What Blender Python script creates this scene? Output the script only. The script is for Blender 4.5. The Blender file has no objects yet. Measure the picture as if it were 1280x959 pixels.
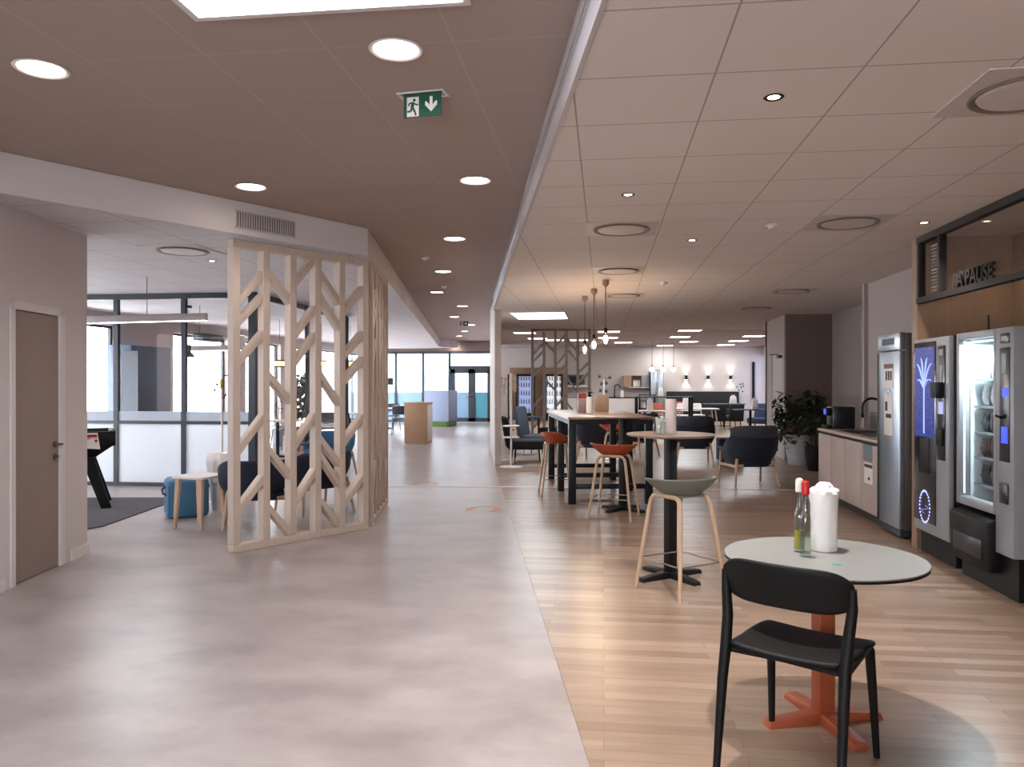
import bpy, bmesh, math, random
from mathutils import Vector, Matrix
random.seed(7)
S = bpy.context.scene
COL = S.collection
PI = math.pi
H, FPX, HOR = 1.5, 960.0, 478.0          # eye height, focal length in pixels, horizon row
TH = math.radians(6.83)                  # camera is turned this far left of the building grid (+Y)
cT, sT = math.cos(TH), math.sin(TH)

def V(r, d):                             # r metres right / d metres ahead of the camera -> building X, Y
    return (r*cT - d*sT, r*sT + d*cT)
def Dp(px, d): return V((px-640)/FPX*d, d)
def F(px, py, z=0.0):                    # sight line met with the level z
    d = (H-z)*FPX/(py-HOR)
    return Dp(px, d)
def face(r, d):                          # rotation that turns local +Y towards (right, ahead)
    x, y = V(r, d)
    return math.atan2(-x, y)
COR = face(-0.057, 0.998)                # the corridor runs a little off the grid

# ------------------------------------------------------------------ materials
def lin(h):
    h = h.lstrip('#'); out = []
    for i in (0, 2, 4):
        c = int(h[i:i+2], 16)/255
        out.append(c/12.92 if c <= .04045 else ((c+.055)/1.055)**2.4)
    return out
MATS = {}
class NT:
    def __init__(s, m): s.t = m.node_tree; s.n = s.t.nodes; s.l = s.t.links
    def new(s, kind, **kw):
        nd = s.n.new(kind)
        for k, v in kw.items(): setattr(nd, k, v)
        return nd
    def link(s, a, b): s.l.new(a, b)
    def math(s, op, a, b=None, c=None):
        nd = s.n.new('ShaderNodeMath'); nd.operation = op
        for i, v in enumerate((a, b, c)):
            if v is None: continue
            if isinstance(v, (int, float)): nd.inputs[i].default_value = v
            else: s.link(v, nd.inputs[i])
        return nd.outputs[0]
    def mix(s, f, a, b, bt='MIX'):
        nd = s.n.new('ShaderNodeMix'); nd.data_type = 'RGBA'; nd.blend_type = bt
        for i, v in ((0, f), (6, a), (7, b)):
            if isinstance(v, (int, float)): nd.inputs[i].default_value = v
            elif isinstance(v, (list, tuple)): nd.inputs[i].default_value = (*v[:3], 1)
            else: s.link(v, nd.inputs[i])
        return nd.outputs[2]
def mat(name, hexc, rough=.5, metal=0, var=.06, scale=14, bump=0, spec=.5, stretch=None, coat=0, sheen=0):
    if name in MATS: return MATS[name]
    m = bpy.data.materials.new(name); m.use_nodes = True
    t = NT(m); b = t.n['Principled BSDF']
    c = lin(hexc)
    tc = t.new('ShaderNodeTexCoord'); mp = t.new('ShaderNodeMapping')
    if stretch: mp.inputs['Scale'].default_value = stretch
    t.link(tc.outputs['Object'], mp.inputs[0])
    nz = t.new('ShaderNodeTexNoise'); nz.inputs['Scale'].default_value = scale; nz.inputs['Detail'].default_value = 4
    t.link(mp.outputs[0], nz.inputs[0])
    lo = [x*(1-var*1.6) for x in c]; hi = [min(1, x*(1+var*1.6)) for x in c]
    t.link(t.mix(nz.outputs['Fac'], lo, hi), b.inputs['Base Color'])
    b.inputs['Roughness'].default_value = rough; b.inputs['Metallic'].default_value = metal
    b.inputs['Specular IOR Level'].default_value = spec
    if coat: b.inputs['Coat Weight'].default_value = coat
    if sheen: b.inputs['Sheen Weight'].default_value = sheen
    if bump:
        bp = t.new('ShaderNodeBump'); bp.inputs['Strength'].default_value = bump; bp.inputs['Distance'].default_value = .004
        t.link(nz.outputs['Fac'], bp.inputs['Height']); t.link(bp.outputs[0], b.inputs['Normal'])
    MATS[name] = m
    return m
def emit(name, hexc, strength):
    if name in MATS: return MATS[name]
    m = bpy.data.materials.new(name); m.use_nodes = True
    b = m.node_tree.nodes['Principled BSDF']
    b.inputs['Base Color'].default_value = (*lin(hexc), 1)
    b.inputs['Emission Color'].default_value = (*lin(hexc), 1)
    b.inputs['Emission Strength'].default_value = strength
    MATS[name] = m
    return m
def pane(name, tint='ffffff', refl=.06, solid=0, solidcol='ffffff', rough=.02, edge=.55, base=.025, power=5):
    """clear sheet glass: mostly lets light through, reflects more at grazing angles"""
    if name in MATS: return MATS[name]
    m = bpy.data.materials.new(name); m.use_nodes = True
    t = NT(m); t.n.remove(t.n['Principled BSDF']); out = t.n['Material Output']
    tr = t.new('ShaderNodeBsdfTransparent'); tr.inputs[0].default_value = (*lin(tint), 1)
    gl = t.new('ShaderNodeBsdfGlossy'); gl.inputs['Roughness'].default_value = rough
    lw = t.new('ShaderNodeLayerWeight'); lw.inputs[0].default_value = .5
    fr_ = t.math('ADD', t.math('MULTIPLY', t.math('POWER', lw.outputs['Facing'], power), edge), base)
    mx = t.new('ShaderNodeMixShader')
    t.link(fr_, mx.inputs[0]); t.link(tr.outputs[0], mx.inputs[1]); t.link(gl.outputs[0], mx.inputs[2])
    last = mx
    if solid:
        df = t.new('ShaderNodeBsdfDiffuse'); df.inputs[0].default_value = (*lin(solidcol), 1)
        tl = t.new('ShaderNodeBsdfTranslucent'); tl.inputs[0].default_value = (*lin(solidcol), 1)
        a = t.new('ShaderNodeMixShader'); t.link(df.outputs[0], a.inputs[1]); t.link(tl.outputs[0], a.inputs[2])
        m2 = t.new('ShaderNodeMixShader'); m2.inputs[0].default_value = solid
        t.link(mx.outputs[0], m2.inputs[1]); t.link(a.outputs[0], m2.inputs[2]); last = m2
    t.link(last.outputs[0], out.inputs[0])
    MATS[name] = m
    return m
def ceiling_mat(name, hexc, linec, x0, y0, w=.012, rough=.85):
    m = bpy.data.materials.new(name); m.use_nodes = True
    t = NT(m); b = t.n['Principled BSDF']; c = lin(hexc)
    tc = t.new('ShaderNodeTexCoord'); sp = t.new('ShaderNodeSeparateXYZ'); t.link(tc.outputs['Object'], sp.inputs[0])
    ms = []
    for ax, o in ((0, x0), (1, y0)):
        f = t.math('FRACT', t.math('DIVIDE', t.math('SUBTRACT', sp.outputs[ax], o-w/2), .6))
        ms.append(t.math('LESS_THAN', f, w/.6))
    msk = t.math('MAXIMUM', ms[0], ms[1])
    nz = t.new('ShaderNodeTexNoise'); nz.inputs['Scale'].default_value = 1.1; t.link(tc.outputs['Object'], nz.inputs[0])
    base = t.mix(nz.outputs['Fac'], [x*.95 for x in c], [x*1.05 for x in c])
    t.link(t.mix(msk, base, lin(linec)), b.inputs['Base Color'])
    b.inputs['Roughness'].default_value = rough
    n2 = t.new('ShaderNodeTexNoise'); n2.inputs['Scale'].default_value = 180; t.link(tc.outputs['Object'], n2.inputs[0])
    bp = t.new('ShaderNodeBump'); bp.inputs['Strength'].default_value = .12; bp.inputs['Distance'].default_value = .002
    t.link(n2.outputs['Fac'], bp.inputs['Height']); t.link(bp.outputs[0], b.inputs['Normal'])
    MATS[name] = m
    return m
def resin_mat():
    m = bpy.data.materials.new('clouded_resin_floor'); m.use_nodes = True
    t = NT(m); b = t.n['Principled BSDF']
    tc = t.new('ShaderNodeTexCoord')
    mp = t.new('ShaderNodeMapping'); mp.inputs['Scale'].default_value = (.7, 1.0, 1); t.link(tc.outputs['Object'], mp.inputs[0])
    n1 = t.new('ShaderNodeTexNoise'); n1.inputs['Scale'].default_value = 2.3; n1.inputs['Detail'].default_value = 5; n1.inputs['Roughness'].default_value = .6
    t.link(mp.outputs[0], n1.inputs[0])
    r = t.new('ShaderNodeValToRGB'); r.color_ramp.elements[0].position = .32; r.color_ramp.elements[1].position = .70
    r.color_ramp.elements[0].color = (*lin('8a7f7d'), 1); r.color_ramp.elements[1].color = (*lin('a99e9b'), 1)
    t.link(n1.outputs['Fac'], r.inputs[0])
    t.link(r.outputs[0], b.inputs['Base Color'])
    rr = t.new('ShaderNodeMapRange'); rr.inputs['To Min'].default_value = .26; rr.inputs['To Max'].default_value = .40
    t.link(n1.outputs['Fac'], rr.inputs[0]); t.link(rr.outputs[0], b.inputs['Roughness'])
    b.inputs['Specular IOR Level'].default_value = .5
    return m
def plank_mat(name, c1, c2, cm, bw=1.1, rh=.14, rough=.33):
    m = bpy.data.materials.new(name); m.use_nodes = True
    t = NT(m); b = t.n['Principled BSDF']
    tc = t.new('ShaderNodeTexCoord')
    br = t.new('ShaderNodeTexBrick'); br.offset = .37; br.offset_frequency = 2
    for k, v in (('Scale', 1), ('Brick Width', bw), ('Row Height', rh), ('Mortar Size', .0016), ('Mortar Smooth', .2), ('Bias', 0)):
        br.inputs[k].default_value = v
    br.inputs['Color1'].default_value = (*lin(c1), 1); br.inputs['Color2'].default_value = (*lin(c2), 1); br.inputs['Mortar'].default_value = (*lin(cm), 1)
    t.link(tc.outputs['Object'], br.inputs[0])
    mp = t.new('ShaderNodeMapping'); mp.inputs['Scale'].default_value = (1.0, 9, 1); t.link(tc.outputs['Object'], mp.inputs[0])
    nz = t.new('ShaderNodeTexNoise'); nz.inputs['Scale'].default_value = 2.2; nz.inputs['Detail'].default_value = 6; t.link(mp.outputs[0], nz.inputs[0])
    r = t.new('ShaderNodeMapRange'); r.inputs['From Min'].default_value = .3; r.inputs['From Max'].default_value = .7
    r.inputs['To Min'].default_value = .88; r.inputs['To Max'].default_value = 1.12; t.link(nz.outputs['Fac'], r.inputs[0])
    cb = t.new('ShaderNodeCombineColor')
    for i in range(3): t.link(r.outputs[0], cb.inputs[i])
    t.link(t.mix(1.0, br.outputs['Color'], cb.outputs[0], 'MULTIPLY'), b.inputs['Base Color'])
    b.inputs['Roughness'].default_value = rough; b.inputs['Specular IOR Level'].default_value = .45
    return m

M_white = mat('white_painted_wall', 'c9bfbd', .8, var=.02, scale=3)
M_wallgrey = mat('warm_grey_wall', '9a8f8c', .8, var=.02, scale=3)
M_back = mat('cafe_back_wall', 'b9aea8', .8, var=.02, scale=3)
M_taupe = mat('taupe_wall', '6a5853', .8, var=.03, scale=3)
M_doortaupe = mat('taupe_door', '8c7a71', .55, var=.03, scale=5)
M_frame_w = mat('white_lacquer', 'd2cac8', .5, var=.02)
M_fascia = mat('white_satin_fascia', 'c4bcc0', .28, var=.03, scale=3, coat=.3)
M_ceilw = ceiling_mat('white_ceiling_tiles', 'dcd2cd', 'a79a94', -.135, 3.31, .009)
M_ceill = ceiling_mat('white_lounge_ceiling_tiles', 'c9c2c4', '9d9594', -.135, 3.31)
M_ceilb = ceiling_mat('brown_ceiling_tiles', 'a5948c', 'b3a299', -1.286, 3.46, .006)
M_floor = resin_mat()
M_planks = plank_mat('oak_plank_floor', '826a59', 'a48b79', '73604f', bw=.9, rh=.085, rough=.31)
M_dark = mat('charcoal_frame', '2b3038', .45, var=.05)
M_black = mat('black_plastic', '0c0b0c', .55, var=.06, spec=.25)
M_blackm = mat('black_powder_coat', '111012', .5, var=.06, spec=.35)
M_timber = mat('pale_whitewashed_timber', 'b9a698', .6, var=.10, scale=5, stretch=(9, 9, 1), bump=.1)
M_oak = mat('light_oak', 'b08c70', .45, var=.14, scale=5, stretch=(12, 12, 1))
M_ash = mat('ash_wood', 'b99a80', .5, var=.14, scale=5, stretch=(10, 10, 1))
M_tabletop = mat('pale_grey_laminate', '858684', .42, var=.02)
M_walnut = mat('brown_wood_top', '8f7666', .4, var=.14, scale=6, stretch=(1, 9, 1))
M_terr = mat('terracotta_metal', '9a4a2c', .5, var=.05)
M_orange = mat('orange_plastic', '9c4428', .45, var=.04)
M_sage = mat('grey_green_plastic', '666b63', .5, var=.03)
M_navy = mat('navy_felt', '1e2536', .9, var=.16, scale=90, bump=.3, sheen=.08)
M_charf = mat('charcoal_felt', '19191b', .9, var=.14, scale=90, bump=.3)
M_greyf = mat('slate_felt', '383c45', .9, var=.14, scale=90, bump=.3, sheen=.1)
M_bluef = mat('blue_felt', '3f6c8e', .85, var=.10, scale=70, bump=.3)
M_bluegrey = mat('blue_grey_felt', '3b4453', .9, var=.10, scale=70, bump=.3)
M_steel = mat('brushed_steel', 'a2abb6', .35, metal=.9, var=.06, scale=6, stretch=(1, 1, 40))
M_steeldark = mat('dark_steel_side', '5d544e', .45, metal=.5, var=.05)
M_chrome = mat('chrome', 'c8c8c8', .15, metal=1, var=.02)
M_paper = mat('white_paper', 'e6e0dc', .8, var=.02)
M_towel = mat('white_tissue', 'e4dedb', .9, var=.05, scale=30, bump=.4)
M_red = mat('red_cap', 'b51217', .4, var=.03)
M_green = mat('green_sticker', '3d8f78', .5, var=.03)
M_egreen = mat('exit_green', '0e4a38', .4, var=.03)
M_rug = mat('dark_grey_carpet', '3f3a41', .95, var=.22, scale=60, bump=.6)
M_vgrey = mat('vending_grey', '8d8f95', .4, var=.03)
M_vdark = mat('vending_dark', '1b1b20', .3, var=.04)
M_woodpanel = mat('honey_wood_panel', '8c6e57', .5, var=.12, scale=4, stretch=(8, 8, 1))
M_counter = mat('pale_wood_laminate', 'ad9d95', .55, var=.08, scale=5, stretch=(9, 9, 1))
M_leaf = mat('leaf_green', '26361f', .5, var=.35, scale=9)
M_pot = mat('grey_white_pot', 'aaaab2', .6, var=.04)
M_potred = mat('terracotta_pot', '9c5a46', .7, var=.06)
M_soil = mat('soil', '2b221c', .95, var=.3, scale=40)
M_cable = mat('dark_cable', '3a3230', .6)
M_glass = pane('clear_pane')
M_film_teal = pane('teal_film', solid=.75, solidcol='3f98a8')
M_film_blue = pane('pale_blue_film', solid=.7, solidcol='7fa0b8')
M_frost = pane('frosted_white_panel', solid=.93, solidcol='f2f6fc')
M_bulbglass = pane('bulb_glass', 'fff4e6')
M_down = emit('downlight_lamp', 'fff3ea', 14)
M_spot = emit('spot_lamp', 'ffe7cf', 14)
M_led = emit('led_panel_lamp', 'e9f8ff', 5)
M_strip = emit('strip_lamp', 'fff7f0', 6)
M_fil = emit('filament', 'ffdcb8', 40)
M_warm = emit('warm_shade', 'ffb98a', 1.6)
M_globe = emit('lit_globe', 'fff0e0', 5)
M_bluelit = emit('blue_display', '2a3cff', 1.6)
M_bluelit2 = emit('blue_picture', '3a4fd0', .6)
M_violetled = emit('violet_led', '9aa0ff', 1.6)
M_coldled = emit('cold_led', 'd2f0ff', 1.2)
M_glassbottle = None

# ------------------------------------------------------------------ mesh builder
class MB:
    def __init__(s): s.bm = bmesh.new()
    def _add(s, verts, faces, M=None):
        vs = [s.bm.verts.new(M @ Vector(v) if M else v) for v in verts]
        for f in faces:
            try: s.bm.faces.new([vs[i] for i in f])
            except ValueError: pass
        return vs
    def box(s, x0, x1, y0, y1, z0, z1, bev=0, seg=2, M=None):
        vs = s._add([(x0,y0,z0),(x1,y0,z0),(x1,y1,z0),(x0,y1,z0),(x0,y0,z1),(x1,y0,z1),(x1,y1,z1),(x0,y1,z1)],
                    [(3,2,1,0),(4,5,6,7),(0,1,5,4),(1,2,6,5),(2,3,7,6),(3,0,4,7)], M)
        if bev:
            es = {e for v in vs for e in v.link_edges}
            bmesh.ops.bevel(s.bm, geom=list(es), offset=bev, segments=seg, affect='EDGES', profile=.5)
        return s
    def hexa(s, bottom, top, bev=0):
        """8 corners: bottom 4 and top 4, same order"""
        vs = s._add(list(bottom)+list(top), [(3,2,1,0),(4,5,6,7),(0,1,5,4),(1,2,6,5),(2,3,7,6),(3,0,4,7)])
        if bev:
            bmesh.ops.bevel(s.bm, geom=list({e for v in vs for e in v.link_edges}), offset=bev, segments=2, affect='EDGES', profile=.5)
        return s
    def bar(s, p, q, w, h, up=(0,0,1), bev=0):
        p, q = Vector(p), Vector(q); L = (q-p).length
        z = (q-p).normalized(); u = Vector(up)
        if abs(z.dot(u)) > .99: u = Vector((0,1,0))
        x = u.cross(z).normalized(); y = z.cross(x)
        M = Matrix((( *x, 0),( *y, 0),( *z, 0),(0,0,0,1))).transposed(); M.translation = p
        return s.box(-w/2, w/2, -h/2, h/2, 0, L, bev, M=M)
    def tube(s, pts, r, seg=10, closed=False, flat=1.0):
        pts = [Vector(p) for p in pts]; n = len(pts)
        rs = r if isinstance(r, (list, tuple)) else [r]*n
        rings = []; prev = None
        for i in range(n):
            if closed: t = (pts[(i+1) % n]-pts[i-1]).normalized()
            else: t = (pts[min(i+1, n-1)]-pts[max(i-1, 0)]).normalized()
            if prev is None:
                u = Vector((0,0,1)) if abs(t.z) < .9 else Vector((1,0,0))
                x = (u-t*u.dot(t)).normalized()
            else: x = (prev-t*prev.dot(t)).normalized()
            prev = x; y = t.cross(x)
            rings.append([s.bm.verts.new(pts[i]+(x*math.cos(2*PI*k/seg)*flat+y*math.sin(2*PI*k/seg))*rs[i]) for k in range(seg)])
        m = n if closed else n-1
        for i in range(m):
            a, b = rings[i], rings[(i+1) % n]
            for k in range(seg): s.bm.faces.new((a[k], a[(k+1) % seg], b[(k+1) % seg], b[k]))
        if not closed:
            s.bm.faces.new(rings[0][::-1]); s.bm.faces.new(rings[-1])
        return s
    def lathe(s, prof, seg=32, c=(0,0,0), caps=True, wob=None):
        rings = []
        for (r, z) in prof:
            rings.append([s.bm.verts.new((c[0]+r*(1+(wob(k/seg, z) if wob else 0))*math.cos(2*PI*k/seg), c[1]+r*(1+(wob(k/seg, z) if wob else 0))*math.sin(2*PI*k/seg), c[2]+z)) for k in range(seg)])
        for a, b in zip(rings, rings[1:]):
            for k in range(seg): s.bm.faces.new((a[k], a[(k+1) % seg], b[(k+1) % seg], b[k]))
        if caps:
            s.bm.faces.new(rings[0][::-1]); s.bm.faces.new(rings[-1])
        return s
    def prism(s, poly, z0, z1, M=None):
        a = sum(poly[i][0]*poly[(i+1) % len(poly)][1]-poly[(i+1) % len(poly)][0]*poly[i][1] for i in range(len(poly)))
        if a < 0: poly = poly[::-1]
        n = len(poly)
        s._add([(x, y, z0) for x, y in poly]+[(x, y, z1) for x, y in poly],
               [tuple(range(n))[::-1], tuple(range(n, 2*n))]+[(i, (i+1) % n, n+(i+1) % n, n+i) for i in range(n)], M)
        return s
    def surf(s, fn, nu, nv, wrap=False):
        g = [[s.bm.verts.new(fn(i/(nu if wrap else nu-1), j/(nv-1))) for j in range(nv)] for i in range(nu)]
        for i in range(nu if wrap else nu-1):
            for j in range(nv-1):
                s.bm.faces.new((g[i][j], g[(i+1) % nu][j], g[(i+1) % nu][j+1], g[i][j+1]))
        return s
    def ball(s, c, r, seg=16, sz=1):
        bmesh.ops.create_uvsphere(s.bm, u_segments=seg, v_segments=max(6, seg//2), radius=r, matrix=Matrix.Translation(c) @ Matrix.Diagonal((1,1,sz,1)))
        return s
    def build(s, name, m, parent=None, solid=0, sub=0, angle=35, fix=True):
        if fix: bmesh.ops.recalc_face_normals(s.bm, faces=s.bm.faces[:])
        me = bpy.data.meshes.new(name); s.bm.to_mesh(me); s.bm.free()
        me.materials.append(m)
        for p in me.polygons: p.use_smooth = True
        me.set_sharp_from_angle(angle=math.radians(angle))
        o = bpy.data.objects.new(name, me); COL.objects.link(o)
        if parent: o.parent = parent
        if solid:
            md = o.modifiers.new('thick', 'SOLIDIFY'); md.thickness = solid; md.offset = 0
        if sub:
            md = o.modifiers.new('round', 'SUBSURF'); md.levels = sub; md.render_levels = sub
        return o
def tag(o, label, cat, group=None, kind=None):
    o['label'] = label; o['category'] = cat
    if group: o['group'] = group
    if kind: o['kind'] = kind
    return o
def thing(name, label, cat, loc=(0,0,0), rz=0, group=None):
    o = bpy.data.objects.new(name, None); COL.objects.link(o)
    o.empty_display_size = .1
    o.location = loc if len(loc) == 3 else (*loc, 0); o.rotation_euler = (0, 0, rz)
    return tag(o, label, cat, group)
def struct(o, label=None):
    o['kind'] = 'structure'
    if label: o['label'] = label
    return o
def dup(t, label, loc, rz=0, group=None):
    c = t.copy(); COL.objects.link(c)
    c.location = loc if len(loc) == 3 else (*loc, 0); c.rotation_euler = (0, 0, rz); c['label'] = label
    if group: c['group'] = group
    def rec(a, b):
        for ch in a.children:
            d = ch.copy(); COL.objects.link(d); d.parent = b; rec(ch, d)
    rec(t, c)
    return c
def light(kind, name, loc, energy, color=(1,1,1), size=.1, rot=(0,0,0), spot=None, blend=.5, sy=None):
    l = bpy.data.lights.new(name, kind); l.energy = energy; l.color = color
    if kind == 'AREA':
        l.size = size
        if sy: l.shape = 'RECTANGLE'; l.size_y = sy
    else: l.shadow_soft_size = size
    if kind == 'SPOT': l.spot_size = math.radians(spot); l.spot_blend = blend
    o = bpy.data.objects.new(name, l); COL.objects.link(o); o.location = loc; o.rotation_euler = rot
    return o
def arc(c, r, a0, a1, n=10):
    return [(c[0]+r*math.cos(a0+(a1-a0)*i/n), c[1]+r*math.sin(a0+(a1-a0)*i/n)) for i in range(n+1)]
def circ(r, n=32, c=(0, 0)): return [(c[0]+r*math.cos(2*PI*i/n), c[1]+r*math.sin(2*PI*i/n)) for i in range(n)]
def rrect(w, d, r, n=6):
    p = []
    for sx, sy, a in ((1,1,0),(-1,1,PI/2),(-1,-1,PI),(1,-1,1.5*PI)):
        p += arc((sx*(w/2-r), sy*(d/2-r)), r, a, a+PI/2, n)
    return p

# ================================================================== THE SETTING
ZW, ZB, ZF = 2.80, 3.06, 2.92
fas = lambda d: V(.4766-.0575*d, d)                      # corridor edge on the right, floor joint below and fascia above
edge = [fas(-4), fas(13.8), V(-.48, 16.8), V(-.56, 20)]
cafe_back = 31.0
struct(MB().box(-12, 8, -4, 34, -.12, 0).build('floor', M_floor), 'clouded pale grey resin floor')
pl = [fas(-4), fas(13.7), V(-.31, 13.7), V(-.48, 16.8), (-4.1, cafe_back), (6.6, cafe_back), (6.6, -4)]
struct(MB().prism(pl, 0, .004).build('floor_planks', M_planks), 'oak plank floor on the right half')
# pale joint strip across the floor
b = MB(); b.bar((*F(487, 607.5), .006), (*F(1014, 613.5), .006), .045, .003, up=(0,0,1)); struct(b.build('trim_1', mat('joint_white', 'efe8e4', .5)), 'pale joint strip across the floor')
# ceilings
struct(MB().box(-12, 8, -4.2, 28.8, ZB, ZB+.12).box(-4.4, 8, 28.8, 34, ZB, ZB+.12).box(-12, -4.4, 28.8, 32.5, ZB, ZB+.12).build('ceiling', M_ceilb), 'brown tiled ceiling over the corridor')  # slab left short beyond the glass wall, shaped to let daylight in
lp = [V(-7.44, .03), V(-1.47, 7.77), V(-2.63, 27.6), V(-2.0, 28.4), (-9.3, 29.2), (-9.3, -.9)]
struct(MB().prism(lp, ZW-.02, ZB-.002).build('ceiling_lounge', M_ceill), 'white tiled ceiling over the left lounge')
rp = [fas(-4), fas(14.2), V(-.40, 16.5), V(-.5, 18.6), V(7.5, 19.05), (8, 12), (8, -4)]
struct(MB().prism(rp, ZW, ZB-.002).build('ceiling_cafe', M_ceilw), 'white tiled ceiling over the cafe side')
fp = [V(-.5, 18.62), V(9.3, 19.1), (8, 33), (-4.3, 33), (-4.1, 30)]
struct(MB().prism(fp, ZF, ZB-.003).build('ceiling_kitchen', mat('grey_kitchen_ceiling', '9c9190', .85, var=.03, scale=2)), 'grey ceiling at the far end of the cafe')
# satin fascia along the cafe ceiling edge
def along(pts, z0, z1, t, m, name, lab):
    b = MB()
    for p, q in zip(pts, pts[1:]): b.bar((*p, (z0+z1)/2), (*q, (z0+z1)/2), t, z1-z0, up=(0,0,1))
    return struct(b.build(name, m), lab)
along([V(.4766-.0575*d-.012, d) for d in (-4, 13.8)], ZW-.004, ZB-.003, .02, M_fascia, 'trim_2', 'satin white fascia beside the brown ceiling')
b = MB(); b.bar((*V(.4766+.23-.03, -4), ZW+.12), (*V(.4766-.0575*13.8-.03, 13.8), ZW+.12), .015, .012); struct(b.build('trim_3', M_chrome), 'thin light groove along the fascia')
along([V(-7.44+.01, .03-.008), V(-1.465, 7.762), V(-2.62, 27.6)], ZW-.024, ZB-.003, .012, M_white, 'trim_4', 'white soffit face over the lounge opening')
# left wall with the taupe door
wd = lambda d: V(-3.66-.057*(d-5.65), d)
W0 = V(-3.66, 5.65)
def wl(s, off=0):                                         # along the left wall, s metres from W0, off metres into the corridor
    ux, uy = V(-.057, .998); nx, ny = V(.998, .057)
    return (W0[0]+ux*s+nx*off, W0[1]+uy*s+ny*off)
def wallbox(b, s0, s1, o0, o1, z0, z1):
    p = [wl(s0, o0), wl(s1, o0), wl(s1, o1), wl(s0, o1)]
    b.hexa([(*q, z0) for q in p], [(*q, z1) for q in p])
b = MB(); wallbox(b, -5.2, -.06, -.16, 0, 0, ZB); wallbox(b, .68, 1.08, -.16, 0, 0, ZB); wallbox(b, -.06, .68, -.16, 0, 2.06, ZB)
struct(b.build('wall_left', M_white), 'white wall with the taupe door')
b = MB(); p = [wl(1.08, 0), wl(1.08, -.16), wl(.9, -7), wl(.74, -7)]
p = [wl(1.08, -.16), wl(1.08, -5.6), wl(.94, -5.6), wl(.94, -.16)]
b.hexa([(*q, 0) for q in p], [(*q, ZW) for q in p]); struct(b.build('wall_return', M_white), 'white return wall behind the door wall')
b = MB(); wallbox(b, -5.2, -.13, 0, .014, 0, .09); wallbox(b, .80, 1.08, 0, .014, 0, .09); wallbox(b, 1.08, 1.092, -.16, .014, 0, .09)
struct(b.build('baseboard_left', M_frame_w))
d1 = MB(); wallbox(d1, -.004, .625, -.05, -.012, .008, 2.035); D1 = struct(d1.build('door_1', M_doortaupe), 'plain taupe door in the white left wall'); D1['category'] = 'door'
b = MB(); wallbox(b, -.06, -.006, -.16, .012, 0, 2.10); wallbox(b, .627, .69, -.16, .012, 0, 2.10); wallbox(b, -.06, .69, -.16, .012, 2.04, 2.10)
b.build('door_frame', M_frame_w, D1)
b = MB(); p0 = wl(.57, -.012); p1 = wl(.57, .05); p2 = wl(.45, .05)
b.tube([(*p0, 1.0), (*p1, 1.0), (*wl(.56, .055), 1.0), (*p2, 1.0)], .010)
b.tube([(*wl(.57, -.012), 1.0), (*wl(.57, -.002), 1.0)], .026, 16); b.tube([(*wl(.57, -.012), .90), (*wl(.57, -.002), .90)], .024, 16); b.tube([(*wl(.57, -.012), .90), (*wl(.57, .018), .90)], .010)
b.build('door_handle', M_steeldark, D1)
# facade with tall windows on the far left (X = -9)
b = MB(); wins = [(4.6, 6.2), (8.0, 9.6), (11.3, 13.35), (15.2, 17.6), (18.5, 20.6), (21.2, 23.2), (23.8, 25.6), (26.2, 28.2)]  # first two windows are unseen, added to let in more daylight
ys = [-1]+[v for w in wins for v in w]+[29.2]
for a, c in zip(ys[::2], ys[1::2]): b.box(-9.2, -9, a, c, 0, ZW)
for a, c in wins: b.box(-9.2, -9, a, c, 0, .12); b.box(-9.2, -9, a, c, 2.55, ZW)
struct(b.build('wall_facade', M_white), 'white outside wall of tall windows')
for i, (a, c) in enumerate(wins):
    f = MB()
    for q in ((a, a+.05), (c-.05, c)): f.box(-9.18, -9.12, q[0], q[1], .12, 2.55)
    f.box(-9.18, -9.12, a, c, .12, .17); f.box(-9.18, -9.12, a, c, 2.5, 2.55)
    w = struct(f.build('window_%d' % (i+1), M_dark), 'tall outside window, number %d along the far left wall' % (i+1))
    MB().box(-9.165, -9.155, a+.05, c-.05, .17, 2.5).build('pane', M_glass, w)
struct(MB().box(-9.3, -7.2, -1.1, -.9, 0, ZB).build('wall_lounge', M_white)); bw = MB(); bw.box(-9.3, -3.6, -4.2, -4, 0, ZB); bw.box(.6, 8, -4.2, -4, 0, ZB); bw.box(-3.6, .6, -4.2, -4, 0, 1.0); bw.box(-3.6, .6, -4.2, -4, 2.4, ZB); struct(bw.build('wall_front', M_white), 'white wall behind the viewer with an added window'); struct(MB().box(-7.4, -7.2, -4, -.9, 0, ZB).build('wall_front_left', M_white)); bw = MB(); [bw.box(x-.03, x+.03, -4.15, -4.07, 1.0, 2.4) for x in (-3.57, -2.2, -.8, .57)]; bw = struct(bw.build('window_14', M_dark), 'unseen wide window added behind the viewer for daylight'); MB().box(-3.54, .54, -4.115, -4.105, 1.0, 2.4).build('pane', M_glass, bw)  # wall behind the viewer blocks daylight; its window is added as fill
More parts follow.
